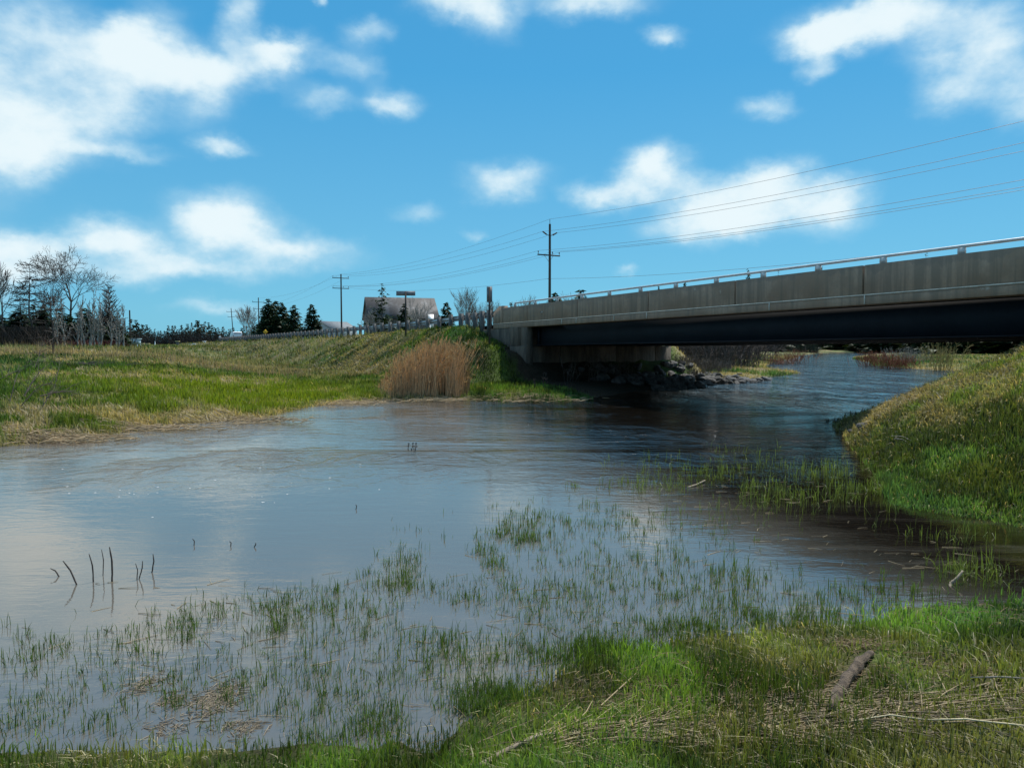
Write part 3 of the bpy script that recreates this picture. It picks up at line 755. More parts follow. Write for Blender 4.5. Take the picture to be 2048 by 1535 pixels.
# --- trees behind the road
for (px, Y, ty, k, w, lab) in [(540, 165, 597, 0, 1.2, 'tall dark spruce at the left of the roadside clump'), (553, 172, 600, 2, 1.3, 'dense dark spruce in the middle of the roadside clump'), (566, 164, 603, 2, 1.1, 'dark spruce at the right of the roadside clump'),
                               (529, 170, 612, 1, 1.1, 'low spruce tucked at the left foot of the roadside clump'), (588, 160, 609, 0, 1.25, 'single spruce just right of the dark roadside clump'), (625, 152, 607, 2, 1.1, 'broad single spruce left of the double crossarm pole'),
                               (765, 104, 566, 4, 1.05, 'tall ragged spruce in front of the barn roof'), (808, 110, 606, 0, .9, 'small dark spruce in front of the barn behind the sign post'), (893, 105, 603, 2, .95, 'small spruce standing alone right of the barn'),
                               (962, 112, 624, 1, .8, 'very small spruce just left of the narrow sign'), (1110, 96, 583, 2, 1.0, 'dark spruce top right of the tall utility pole'), (1162, 92, 579, 0, 1.3, 'second dark spruce top behind the parapet right of the pole'),
                               (1022, 92, 604, 1, .7, 'tiny spruce top behind the left end of the parapet'), (1493, 190, 536, 4, .62, 'spruce top above the parapet near the middle of the bridge'), (1553, 195, 539, 4, .42, 'thin spruce top above the parapet right of the middle'),
                               (1638, 262, 533, 1, .5, 'low bushy spruce top just above the parapet to the right'), (1316, 120, 571, 1, .4, 'tiny spruce tip above the parapet between two rail posts'), (1368, 130, 565, 1, .4, 'tiny spruce tip right of another above the parapet'),
                               (1846, 150, 503, 4, .45, 'faint thin treetop above the parapet at the far right')]:
    l = at(px, Y); conifer('spruce_tree', CON[k], l, top_h(ty, Y, l[2]), lab, wide=w)
for (px, Y, ty, sd, lab, tr, m) in [(500, 200, 609, 3, 'rounded grey bare tree left of the dark roadside spruces', 3, M_birch), (935, 108, 569, 4, 'pale bare tree with upright twigs right of the barn', 3, M_barkpale), (985, 110, 597, 5, 'small pale bare tree right of the narrow sign', 2, M_barkpale),
                                (1057, 96, 585, 6, 'low bare tree behind the left end of the parapet', 3, M_barkpale), (1133, 98, 580, 7, 'low pale bare tree between two dark spruce tops', 3, M_barkpale), (838, 118, 590, 8, 'faint bare tree in front of the right half of the barn roof', 2, M_birch),
                                (745, 112, 612, 9, 'low bare tree in front of the left end of the barn', 3, M_birch), (960, 116, 606, 10, 'small bare shrubby tree left of the narrow sign', 2, M_barkpale), (826, 200, 637, 11, 'faint bare tree beside the house roof', 2, M_birch)]:
    l = at(px, Y); bare_tree('bare_tree', lab, l, top_h(ty, Y, l[2]), sd, m, m, .42, 3, (10, 6, 4, 2), .42, .55, .016, .014 * Y / 100, trunks=tr)

# --- beyond the bridge
for i in range(30):
    px = 1290 + i * 34 + rr.uniform(-8, 8); Y = 205 + rr.uniform(-14, 18) + (25 if 1560 < px < 1720 else 0) - (60 if px > 1850 else 0)
    x = (px - CX) / F * Y; l = (x, Y, max(.2, gz(x, Y)))
    conifer('cedar_tree', CEDAR[i % 3], l, rr.uniform(8.0, 8.8), 'dark green cedar in the dense row beyond the bridge opening', 'cedars beyond the bridge opening', wide=2.0)
def shrub(name, label, loc, h, w, n, m, seed, rmin=.01, cat='shrub', group=None):
    rng = np.random.default_rng(seed); segs = []
    for k in range(n):
        p = np.array([rng.normal(0, w * .22), rng.normal(0, w * .22), -.05]); a = rng.random() * 6.283; o = rng.random() * w / h * .55
        d = np.array([math.cos(a) * o, math.sin(a) * o, 1.0]); L = h * rng.uniform(.55, 1)
        q = p
        for j in range(4):
            d = d / np.linalg.norm(d) + rng.normal(0, .10, 3); e = q + d / np.linalg.norm(d) * L / 4; rs = min(.02, h * .008); segs.append((q, e, rs * (1 - .2 * j), rs * (.8 - .2 * j), 1))
            if j > 0:
                for _ in range(2): d2 = d + rng.normal(0, .45, 3); d2 /= np.linalg.norm(d2); segs.append((e, e + d2 * L * .2, .01, .006, 2))
            q = e
    return ob(name, seg_mesh(name, segs, 3, rmin), m, loc=loc, label=label, category=cat, **({'group': group} if group else {}))
shrub('willow_shrub', 'yellow twigged willow shrub standing at the water edge beyond the bridge', at(1880, 62), 2.4, 2.6, 70, M_yellowtwig, 3, .012)
for (px, Y, h, w, lab, sd) in [(1772, 68, 1.5, 2.6, 'rust red shrub on the right bank beyond the bridge', 4), (1738, 76, 1.5, 2.6, 'dull red shrub at the tip of the right bank beyond the bridge', 5), (1806, 68, 1.1, 2.6, 'low rust red shrub right of the taller red one', 7),
                               (1590, 90, 1.6, 4.0, 'rust red shrub on the left bank beyond the bridge', 6), (1560, 84, 1.0, 3.5, 'low rust coloured shrub near the spit on the left bank', 8)]:
    l = at(px, Y); shrub('red_shrub', lab, (l[0], l[1], max(l[2], .05)), h, w, 90, M_redtwig, sd, .014)
for i, (px, Y, h, w) in enumerate([(1395, 62, 3.4, 5.5), (1425, 66, 3.8, 6), (1455, 70, 4.0, 6), (1480, 64, 3.0, 5), (1510, 95, 5, 8), (1440, 58, 2.6, 4.5), (1405, 72, 4.2, 6)]):
    l = at(px, Y); shrub('dark_shrub', 'dark leafless shrub in the thicket right of the abutment beyond the bridge', l, h, w, 100, M_barkdark, 20 + i, .022, group='dark shrubs beyond the abutment')
for i, (px, Y, h) in enumerate([(1412, 52, .9), (1380, 47, .8), (1430, 50, 1.1), (1360, 46, .7), (1445, 53, .9), (1395, 44, .7)]):
    l = at(px, Y); shrub('bank_shrub', 'small brown twiggy bush on the bank right of the rocks', l, h, 1.6, 60, M_bark, 40 + i, .01, group='twiggy bushes above the rocks')
shrub('white_grass_clump', 'pale dry grass clump on the right meadow beyond the bridge', at(1808, 82), 1.7, 5, 160, M_barkpale, 50, .014, 'plant')
for i, (px, py, h) in enumerate([(1132, 772, 1.4), (1068, 784, .8), (1092, 782, .8)]):
    q = onland(px, py, 0); shrub('dead_weed', ['taller dark dead weed on the grass in front of the abutment', 'left of the short dead weeds in front of the abutment', 'right of the short dead weeds in front of the abutment'][i], (q.x, q.y, gz(q.x, q.y)), h, .35, 2, M_barkdark, 70 + i, .006, 'plant')
for i in range(5):
    u = 1.5 + i * 1.1; q = c0 + AU * u + AP * (1.6 + (i % 2) * .6)
    shrub('dead_weed', 'thin dark dead weed in the shade in front of the abutment', (q.x, q.y, gz(q.x, q.y)), 1.1 + .3 * (i % 3), .9, 8, M_bark, 80 + i, .008, 'plant', 'dead weeds under the bridge')

# ------------------------------------------------------------------ riprap rocks
def rocks():
    import bmesh
    mes = []
    for k in range(6):
        bm = bmesh.new(); bmesh.ops.create_icosphere(bm, subdivisions=2, radius=1)
        rg = np.random.default_rng(200 + k); pl = rg.normal(0, 1, (9, 3)); pl /= np.linalg.norm(pl, axis=1)[:, None]; dd = rg.uniform(.55, .9, 9)
        for v in bm.verts:
            c = np.array(v.co)
            for n_, d_ in zip(pl, dd):
                e = c @ n_ - d_
                if e > 0: c = c - n_ * e
            v.co = c * np.array([1, .8, .62])
        me = bpy.data.meshes.new('riprap_rock'); bm.to_mesh(me); bm.free(); me.materials.append(M_rock); mes.append(me)
    rg = random.Random(9); n = 0; tries = 0
    while n < 230 and tries < 4000:
        tries += 1
        u = rg.uniform(3.2, 19.5); v = rg.uniform(.25, 6.5); q = c0 + AU * u + AP * v
        if u > 13 and rg.random() > (19.5 - u) / 6.5: continue
        z = gz(q.x, q.y)
        if z < -.25 or z > 1.9: continue
        sc = rg.uniform(.16, .40)
        o = ob('riprap_rock', mes[n % 6], None, None, (q.x, q.y, max(z, -.1) + sc * .25), rg.random() * 6, label='dark angular riprap rock on the slope below the bridge abutment', category='rock', group='riprap rocks below the abutment')
        o.rotation_euler[0] = rg.uniform(-.4, .4); o.rotation_euler[1] = rg.uniform(-.4, .4); o.scale = (sc, sc, sc); n += 1
    for (px, py, sc, lab) in [(1703, 865, .09, 'small pale stone at the tip of the right bank'), (1727, 872, .16, 'larger grey stone in the grass behind the small pale one')]:
        q = wp(px, py, .12); ob('stone', mes[2], None, None, (q.x, q.y, gz(q.x, q.y) + .05), .5, label=lab, category='rock').scale = (sc * 1.3, sc, sc)
rocks()

# ------------------------------------------------------------------ utility poles and wires
WD = Vector((-.513, .858, 0)).normalized(); WN = Vector((WD.y, -WD.x, 0))
def pole(px, Y, ytop, style, label, lean=0.0, base=None):
    l = at(px, Y) if base is None else base
    h = top_h(ytop, Y, l[2]) if ytop is not None else 14.2
    t = thing('utility_pole', label, 'utility pole', l, math.atan2(WN.y, WN.x))
    t.rotation_euler[1] = lean
    V, Q = tubes([(0, 0, -.5)], [(0, 0, h)], .19, .125, 10); ob('pole_shaft', mesh_np('pole_shaft', V, Q, smooth=True), M_polewood, t)
    att = []
    def insul(x, z, par, hh=.28, tilt=0):
        V, Q = tubes([(x, 0, z), (x + tilt * .5, 0, z + hh * .45)], [(x + tilt * .5, 0, z + hh * .45), (x + tilt, 0, z + hh)], [.03, .065], [.065, .045], 7)
        ob('insulator', mesh_np('insulator', V, Q), M_ceramic, par)
    if style == 'modern':
        V, Q = tubes([(0, 0, h - .1)], [(0, 0, h + .55)], .03, .03, 6); ob('top_pin', mesh_np('top_pin', V, Q), M_ceramic, t); att.append((0, h + .55))
        for sx in (-1, 1):
            V, Q = tubes([(0, 0, h - 1.35)], [(sx * .45, 0, h - 1.15)], .035, .035, 6); br = ob('bracket', mesh_np('bracket', V, Q), M_ceramic, t)
            V, Q = tubes([(sx * .42, 0, h - 1.2)], [(sx * .95, 0, h - .9)], .085, .075, 7); ob('insulator', mesh_np('insulator', V, Q), M_ceramic, br); att.append((sx * .95, h - .9))
        zs = [(h - 3.45, 1.5, (-1.42, .5, 1.42), True)]
        V, Q = tubes([(0, 0, h - 6.1)], [(-.25, 0, h - 6.1)], .03, .03, 6); ob('bracket', mesh_np('bracket', V, Q), M_ceramic, t); att.append((-.25, h - 6.1))
    elif style == 'double':
        att.append((0, h)); zs = [(h - .75, 1.65, (-1.55, 1.55), False), (h - 2.75, 1.65, (-1.55, .5, 1.55), False)]
        att.append((-1.55, h - .35)); att.append((1.55, h - .35))
    elif style == 'plain': zs = []
    else:
        att.append((0, h)); zs = [(h - 1.3, 1.7, (-1.6, 1.6), False), (h - 3.2, 1.4, (-1.3, 1.3), False)]
    for q, (z, hw, xs, brace) in enumerate(zs):
        V, Q = boxes([bx(-hw, hw, .13, .25, z - .065, z + .065)]); arm = ob('crossarm', mesh_np('crossarm', V, Q), M_polewood, t)
        for x in xs:
            V, Q = tubes([(x, .19, z + .05), (x, .19, z + .22)], [(x, .19, z + .22), (x, .19, z + .42)], [.025, .065], [.025, .05], 7); ob('insulator', mesh_np('insulator', V, Q), M_ceramic, arm)
            if style in ('modern',) or q == 1: att.append((x, z + .42))
        if brace:
            V, Q = tubes([(-.6, .2, z - .06), (.6, .2, z - .06)], [(0, .15, z - .75), (0, .15, z - .75)], .022, .022, 5); ob('brace', mesh_np('brace', V, Q), M_galv, t)
    return t, [Vector(l) + WN * x + Vector((lean * z, 0, z)) for (x, z) in att]
pA, aA = pole(1099, 85, 448, 'modern', 'nearest tall utility pole rising behind the left end of the bridge')
pB, aB = pole(684, 147, 548, 'double', 'utility pole with two crossarms between the spruces and the barn')
pC, aC = pole(519, 219, 595, 'old', 'distant utility pole beside the dark roadside spruces')
pD, aD = pole(469, 280, 616, 'old', 'distant leaning utility pole left of the dark spruces', lean=-.06)
pole(262, 150, 620, 'plain', 'taller bare pole behind the pale blue booth'); pole(252, 190, 638, 'plain', 'shorter bare pole left of the pole at the pale blue booth')
base = Vector((40.8, 22.5, 0)); pZ, aZ = pole(0, 22.5, None, 'modern', 'utility pole outside the right edge of the picture', base=(40.8, 22.5, gz(40.8, 22.5) + .2))
WL = ['topmost', 'upper left', 'upper right', 'low single', 'left crossarm', 'middle crossarm', 'right crossarm']
def wire(k, pts_, lab):
    P = []
    for a, b in zip(pts_[:-1], pts_[1:]):
        L = (b - a).length; sag = L * .0155
        for i in range(18):
            f = i / 18; P.append(a.lerp(b, f) - Vector((0, 0, 4 * sag * f * (1 - f))))
    P.append(pts_[-1]); P = np.array([tuple(v) for v in P])
    V, Q = tubes(P[:-1], P[1:], .012, .012, 4); ob('power_line', mesh_np('power_line', V, Q), M_wire, label=lab, category='wire')
mapB = [0, 1, 2, 3, 3, 4, 5]
wl = ['topmost power line running from the tip of the nearest pole', 'second power line from the left upper insulator of the nearest pole', 'third power line from the right upper insulator of the nearest pole',
      'lowest single wire running below the crossarm of the nearest pole', 'power line from the left end of the crossarm on the nearest pole', 'power line from the middle insulator of the nearest pole crossarm', 'power line from the right end of the crossarm on the nearest pole']
for k in range(7):
    kb = min(mapB[k], len(aB) - 1); chain = [aZ[k], aA[k], aB[kb]]
    if k in (0, 1, 2): chain += [aC[min(k, len(aC) - 1)]]
    wire(k, chain, wl[k])

# ------------------------------------------------------------------ barn, house, shed, booth
def gable(name, label, cat, center, ang, L, Wd, hw, hr, mw, mr, over=.35):
    t = thing(name, label, cat, center, ang)
    V = [(-L/2, -Wd/2, -1), (L/2, -Wd/2, -1), (L/2, Wd/2, -1), (-L/2, Wd/2, -1), (-L/2, -Wd/2, hw), (L/2, -Wd/2, hw), (L/2, Wd/2, hw), (-L/2, Wd/2, hw), (-L/2, 0, hr), (L/2, 0, hr)]
    ob('wall', mesh_np('wall', V, [[0, 1, 5, 4], [2, 3, 7, 6], [1, 2, 6, 5], [3, 0, 4, 7]], [[5, 6, 9], [7, 4, 8]]), mw, t)
    sl = (hr - hw) / (Wd / 2); x = L / 2 + over; y = Wd / 2 + over; th = .16
    for sg in (-1, 1):
        z0 = hw - over * sl
        R = [(-x, sg * y, z0), (x, sg * y, z0), (x, 0, hr + .05), (-x, 0, hr + .05)]
        R += [(a, b, c + th) for a, b, c in R]
        V, Q = boxes([R]); ob('roof', mesh_np('roof', V, Q), mr, t)
    return t
bp = at(801, 150)
barn = gable('barn', 'old grey barn with a patchy metal roof behind the guardrail', 'barn', bp, math.radians(17), 13.2, 10.5, top_h(636, 147, bp[2]), top_h(597, 150, bp[2]), M_barnwood, M_barnroof)
V, Q = boxes([bx(-1.8, 1.8, -5.31, -5.26, -.5, 3.6)]); ob('barn_door', mesh_np('barn_door', V, Q), M_dark, barn)
V, Q = boxes([bx(-6.66, -6.61, -1.2, .9, 1, 4.0)]); ob('loft_door', mesh_np('loft_door', V, Q), M_dark, barn)
hp = at(668, 225)
house = gable('house', 'small pale house with a low gable roof left of the double crossarm pole', 'house', hp, math.radians(60), 11, 8.5, top_h(658, 225, hp[2]), top_h(644, 225, hp[2]), M_housewall, M_houseroof)
for x in (-3, 0, 3):
    V, Q = boxes([bx(x - .5, x + .5, -4.30, -4.26, 1.2, 2.3)]); ob('window', mesh_np('window', V, Q), M_glass, house)
sp = at(862, 122)
gable('shed', 'small white shed partly hidden behind the guardrail right of the barn', 'shed', sp, .3, .8, .8, top_h(640, 122, sp[2]), top_h(631, 122, sp[2]), M_white, M_white, .05)
sp = at(786 + 40 - 40, 100)
V, Q = boxes([bx(-.2, .2, -.2, .2, -.2, top_h(628, 100, sp[2]))])
ub = thing('utility_box', 'narrow white cabinet standing in front of the barn wall', 'cabinet', at(858, 100)); ob('cabinet', mesh_np('cabinet', V, Q), M_white, ub)
V, Q = boxes([bx(-.24, .24, -.24, .24, top_h(628, 100, sp[2]) + .002, top_h(627, 100, sp[2]) + .05)]); ob('lid', mesh_np('lid', V, Q), M_white, ub)
# booth on legs
q = at(273, 118); q = (q[0], q[1], q[2] - .1); zb = pt(273, 698, 118).z; zt = pt(273, 678, 118).z
booth = thing('booth', 'pale blue raised booth on legs at the far edge of the left meadow', 'booth', (q[0], q[1], q[2]))
hb = zt - q[2]; w = .52
wall = boxes([bx(-w, w, w - .04, w, hb * .42, hb), bx(-w, -w + .04, -w + .045, w - .045, hb * .42, hb), bx(w - .04, w, -w + .045, w - .045, hb * .42, hb), bx(-w, w, -w, -w + .04, hb * .55, hb)])
ob('wall', mesh_np('wall', *wall), M_palewall, booth)
ob('roof', mesh_np('roof', *boxes([bx(-w - .12, w + .12, -w - .12, w + .12, hb + .003, hb + .09)])), M_palewall, booth)
ob('opening', mesh_np('opening', *boxes([bx(.05, .38, -w - .012, -w - .002, hb * .3, hb * .62)])), M_dark, booth)
for sx in (-1, 1):
    for sy in (-1, 1):
        ob('leg', mesh_np('leg', *boxes([bx(sx * (w - .06) - .05, sx * (w - .06) + .05, sy * (w - .06) - .05, sy * (w - .06) + .05, -.3, hb * .42 - .003)])), M_palewall, booth)
# white cone marker, yellow lidded boxes, small white boxes in the far field
q = at(311, 150); h = top_h(682, 150, q[2]); V, Q = tubes([(0, 0, -.2)], [(0, 0, h)], .26, .05, 8)
cn = thing('marker_cone', 'narrow white cone shaped marker in the far field', 'marker', q); ob('cone', mesh_np('cone', V, Q), M_white, cn)
for (px, py, Y, lab) in [(285, 691, 160, 'yellow lidded box nearest to the pale blue booth'), (296, 689, 165, 'second yellow lidded box right of the booth'), (356, 683, 170, 'tallest yellow lidded box in the middle of the far field')]:
    q = at(px, Y); h = max(.5, top_h(py, Y, q[2])); b = thing('lidded_box', lab, 'box', q)
    ob('lid', mesh_np('lid', *boxes([bx(-.42, .42, -.4, .4, h, h + .12)])), M_palegold, b)
    ob('box_body', mesh_np('box_body', *boxes([bx(-.25, .25, -.25, .25, -.1, h - .003)])), M_postwood, b)
for (px, py, Y, lab) in [(381, 690, 175, 'leftmost of the three small white boxes in the far field'), (389, 688, 178, 'middle one of the three small white boxes in the far field'), (410, 687, 180, 'rightmost of the three small white boxes in the far field')]:
    q = at(px, Y); h = .4; b = thing('white_box', lab, 'box', q)
    ob('box_body', mesh_np('box_body', *boxes([bx(-.3, .3, -.3, .3, -.1, h)])), M_white, b)
    ob('lid', mesh_np('lid', *boxes([bx(-.34, .34, -.34, .34, h + .003, h + .07)])), M_white, b)

# ------------------------------------------------------------------ signs
def sign(name, label, px, ptop_, pbot, pw, Y, post_bottom, mface=M_signback, ang=0.0, post=.05):
    q = pt(px, post_bottom, Y); zg = gz(q.x, q.y)
    t = thing(name, label, 'road sign', (q.x, q.y, zg), ang)
    z1 = pt(px, ptop_, Y).z - zg; z0 = pt(px, pbot, Y).z - zg; hw = pw / F * Y / 2
    ob('post', mesh_np('post', *boxes([bx(-post, post, -.09, -.01, -.4, z1 - .03)])), M_polewood, t)
    ob('sign_plate', mesh_np('sign_plate', *boxes([bx(-hw, hw, 0, .02, z0, z1)])), mface, t)
    return t, z0, z1
sign('road_sign', 'back of a wide horizontal road sign on a dark post in front of the barn', 812, 582, 591, 38, 49, 661)
sign('marker_sign', 'back of a tall narrow marker sign at the left end of the parapet', 979, 573, 604, 11, 37.3, 652, post=.045)
# yellow diamond warning sign with a black arrow
q = at(532, 150); zc = pt(532, 663.5, 150).z - q[2]
dg = thing('warning_sign', 'yellow diamond warning sign with a black arrow beyond the guardrail', 'road sign', q)
ob('post', mesh_np('post', *boxes([bx(-.05, .05, .03, .1, -.3, zc + .4)])), M_signback, dg)
r = .5; dia = [(0, 0, zc - r), (r, 0, zc), (0, 0, zc + r), (-r, 0, zc)]; dia += [(a, .02, c) for a, b, c in dia]
pl = ob('sign_plate', mesh_np('sign_plate', dia, [[0, 1, 2, 3], [7, 6, 5, 4], [0, 4, 5, 1], [1, 5, 6, 2], [2, 6, 7, 3], [3, 7, 4, 0]]), M_yellow, dg)
ob('arrow', mesh_np('arrow', [(-.03, -.006, zc - .25), (.05, -.006, zc - .25), (.05, -.006, zc - .02), (-.03, -.006, zc - .02), (-.10, -.006, zc + .14), (-.17, -.006, zc + .08), (-.22, -.006, zc + .24), (-.02, -.006, zc + .20)],
    [[0, 1, 2, 3], [3, 2, 4, 5]], [[5, 4, 6], [4, 7, 6]]), M_black, pl)
q = at(441, 190); z1 = pt(441, 674, 190).z - q[2]
sg = thing('road_sign', 'tiny white diamond sign at the far end of the guardrail', 'road sign', q)
ob('post', mesh_np('post', *boxes([bx(-.05, .05, .03, .1, -.3, z1)])), M_signback, sg)
r = .38; dia = [(0, 0, z1 - r), (r, 0, z1), (0, 0, z1 + r), (-r, 0, z1)]; dia += [(a, .02, c) for a, b, c in dia]
ob('sign_plate', mesh_np('sign_plate', dia, [[0, 1, 2, 3], [7, 6, 5, 4], [0, 4, 5, 1], [1, 5, 6, 2], [2, 6, 7, 3], [3, 7, 4, 0]]), M_white, sg)

# ------------------------------------------------------------------ white van on the road
def van():
    sv = 128; loc = B(sv, 3.4, float(zroad(sv))); ang = math.atan2(BU.y, BU.x)
    t = thing('white_van', 'white van driving on the road behind the far part of the guardrail', 'van', tuple(loc), ang)
    prof = [(-2.5, .45), (-2.5, 1.15), (-2.42, 1.85), (-2.1, 2.0), (1.0, 2.0), (1.35, 1.88), (1.95, 1.22), (2.55, 1.02), (2.62, .45)]
    V = []; n = len(prof)
    for (y, ins) in ((-.92, .0), (.92, .0)):
        for (x, z) in prof: V.append((x, y * (1 if z < 1.3 else .90), z))
    Q = [[i, (i + 1) % n, n + (i + 1) % n, n + i] for i in range(n)]
    T = [[0, i + 1, i] for i in range(1, n - 1)] + [[n, n + i, n + i + 1] for i in range(1, n - 1)]
    bevel(ob('body', mesh_np('body', V, Q, T), M_white, t), .05, 2)
    ob('windshield', mesh_np('windshield', [(1.42, -.76, 1.84), (1.42, .76, 1.84), (1.98, .82, 1.25), (1.98, -.82, 1.25)], [[0, 1, 2, 3]]), M_glass, t)
    ob('rear_window', mesh_np('rear_window', [(-2.48, -.7, 1.3), (-2.48, .7, 1.3), (-2.43, .7, 1.78), (-2.43, -.7, 1.78)], [[0, 1, 2, 3]]), M_glass, t)
    for sy in (-1, 1):
        for x0, x1 in ((-2.2, -1.0), (-.9, .2), (.3, 1.3)):
            ob('side_window', mesh_np('side_window', [(x0, sy * .925, 1.3), (x1, sy * .925, 1.3), (x1 - .05, sy * .845, 1.78), (x0, sy * .845, 1.78)], [[0, 1, 2, 3]]), M_glass, t)
        for x in (-1.6, 1.7):
            V, Q = tubes([(x, sy * .70, .34)], [(x, sy * .96, .34)], .34, .34, 16); wh = ob('wheel', mesh_np('wheel', V, Q), M_rubber, t)
            V = [(x, sy * .955, .34)] + [(x + .3 * math.cos(a), sy * .945, .34 + .3 * math.sin(a)) for a in np.arange(0, 6.28, .45)]
            ob('rim', mesh_np('rim', V, None, [[0, i, i % (len(V) - 1) + 1] for i in range(1, len(V))]), M_galv, wh)
        ob('headlight', mesh_np('headlight', *boxes([bx(2.575, 2.63, sy * .72 - .15, sy * .72 + .15, .75, .95)])), M_glass, t)
        ob('tail_light', mesh_np('tail_light', *boxes([bx(-2.53, -2.49, sy * .82 - .07, sy * .82 + .07, .85, 1.25)])), M_redtwig, t)
van()

# ------------------------------------------------------------------ grass
def blades(name, P, h, w, lean, az, col, seg=2, material=None, **props):
    n = len(P); rng = RNG
    h = np.broadcast_to(h, (n,)).astype(float); w = np.broadcast_to(w, (n,)).astype(float); lean = np.broadcast_to(lean, (n,)).astype(float)
    D = np.stack([np.cos(az), np.sin(az), np.zeros(n)], 1)
    wa = rng.random(n) * math.pi; Wv = np.stack([np.cos(wa), np.sin(wa), np.zeros(n)], 1)
    sl = np.sin(lean); cl = np.cos(lean)
    tip = P + D * (h * sl)[:, None] + np.stack([0 * h, 0 * h, h * cl], 1)
    mid = P + D * (h * sl * .30)[:, None] + np.stack([0 * h, 0 * h, h * (.35 * cl + .25)], 1) * np.array([1, 1, 1])
    if seg == 1:
        V = np.stack([P - Wv * w[:, None] * .5, P + Wv * w[:, None] * .5, tip], 1).reshape(-1, 3)
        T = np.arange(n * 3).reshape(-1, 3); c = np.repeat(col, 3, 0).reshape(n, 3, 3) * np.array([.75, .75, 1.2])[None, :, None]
        me = mesh_np(name, V, None, T, c.reshape(-1, 3))
    else:
        V = np.stack([P - Wv * w[:, None] * .5, P + Wv * w[:, None] * .5, mid + Wv * w[:, None] * .45, mid - Wv * w[:, None] * .45, tip], 1).reshape(-1, 3)
        b = (np.arange(n) * 5)[:, None]; Q = b + np.array([[0, 1, 2, 3]]); T = b + np.array([[3, 2, 4]])
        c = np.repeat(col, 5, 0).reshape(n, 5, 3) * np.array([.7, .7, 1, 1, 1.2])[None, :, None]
        me = mesh_np(name, V, Q, T, c.reshape(-1, 3))
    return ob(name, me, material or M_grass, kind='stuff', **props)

def sample(n, r0, r1, a0=-39, a1=40):
    r = r0 * (r1 / r0) ** RNG.random(n); a = np.radians(RNG.uniform(a0, a1, n)); return np.sin(a) * r, np.cos(a) * r, r

def turf(name, n, r0, r1, region, hmin, hmax, wf, seg, label, a0=-39, a1=40, thin=0, gain=1.0):
    x, y, r = sample(n, r0, r1, a0, a1); k = region(x, y); x, y, r = x[k], y[k], r[k]
    d = sdf(x, y); k = d > -.15; x, y, r, d = x[k], y[k], r[k], d[k]
    z = terrain(x, y, d); k = z > -.05; x, y, z, r, d = x[k], y[k], z[k], r[k], d[k]
    L0_, L1_ = np.array(wp(1662, 1425, .15))[:2], np.array(wp(1738, 1318, .15))[:2]; e_ = L1_ - L0_
    tt = np.clip(((x - L0_[0]) * e_[0] + (y - L0_[1]) * e_[1]) / (e_ @ e_), 0, 1); k = np.hypot(x - L0_[0] - e_[0] * tt, y - L0_[1] - e_[1] * tt) > .085
    x, y, z, r, d = x[k], y[k], z[k], r[k], d[k]
    c, st = tone(x, y, z, d); k = (st >= 0) | (RNG.random(len(x)) < .06); x, y, z, r, d, c, st = x[k], y[k], z[k], r[k], d[k], c[k], st[k]
    if thin: k = RNG.random(len(x)) < sst(-.25, thin, d); x, y, z, r, d, c, st = x[k], y[k], z[k], r[k], d[k], c[k], st[k]
    m = len(x)
    dead = RNG.random(m) < st * .85
    hv = RNG.uniform(hmin, hmax, m) * (.35 + 1.3 * fbm(x * 1.7, y * 1.7, 3))
    lean = np.where(dead, RNG.uniform(.9, 1.5, m), np.abs(RNG.normal(0, .38, m)))
    az = np.where(dead, 1.2 + 2.5 * fbm(x * .4, y * .4, 2) * 2 + RNG.normal(0, .5, m), RNG.random(m) * 6.283)
    s = np.array([.35, .295, .185])
    col = np.where(dead[:, None], c * .35 + s * .65, c)
    col = col * RNG.uniform(.5, 1.45, (m, 1)) * gain
    hv = np.where(dead, hv * 1.25, hv)
    return blades(name, np.stack([x, y, z - .01], 1), hv, wf * r + .0015, lean, az, col, seg, label=label)

def bfr(x, y): return (x - BO.x) * BU.x + (y - BO.y) * BU.y, (x - BO.x) * BN.x + (y - BO.y) * BN.y
reg_front = lambda x, y: (y < 7.4)
reg_hill = lambda x, y: (x > 4) & (y > 7.2) & (y < 34)
reg_left = lambda x, y: (x < 12) & (y > 12) & (bfr(x, y)[1] < .15)
reg_bey = lambda x, y: (bfr(x, y)[1] > BW) & (y > 28)
turf('bank_grass', 95000, 2.6, 9, reg_front, .035, .135, .0012, 2, 'short green grass on the near bank', a1=44, thin=.45, gain=1.3)
turf('slope_grass', 170000, 7.5, 34, reg_hill, .06, .19, .0010, 2, 'green and dead grass on the right bank slope', a0=12, a1=42, gain=.85)
turf('meadow_grass', 330000, 14, 62, reg_left, .08, .26, .0014, 1, 'green and dead grass on the left meadow and embankment', a0=-38, a1=18)
turf('far_grass', 70000, 60, 260, lambda x, y: reg_left(x, y) & (sdf(x, y) > 8), .25, .5, .0009, 1, 'coarse grass in the distance', a0=-38, a1=0)
turf('river_grass', 90000, 34, 150, reg_bey, .12, .35, .0008, 1, 'grass on the banks beyond the bridge', a0=8, a1=38)

# tall dead stalks along the crest of the meadow
def crest():
    n = 2600; x = RNG.uniform(-30, -8, n); y = 42 + RNG.normal(0, 2.2, n) + 2 * np.sin(x * .6); k = fbm(x * .5, y * .2, 3) > .45; x, y = x[k], y[k]
    z = terrain(x, y); n = len(x); h = RNG.uniform(.3, .95, n)
    c = np.array([.34, .26, .16]) * RNG.uniform(.6, 1.3, (n, 1))
    blades('dead_stalks', np.stack([x, y, z], 1), h, .03, np.abs(RNG.normal(0, .3, n)), RNG.random(n) * 6.28, c, 1, M_reed, label='tall dead stalks along the crest of the left meadow')
crest()

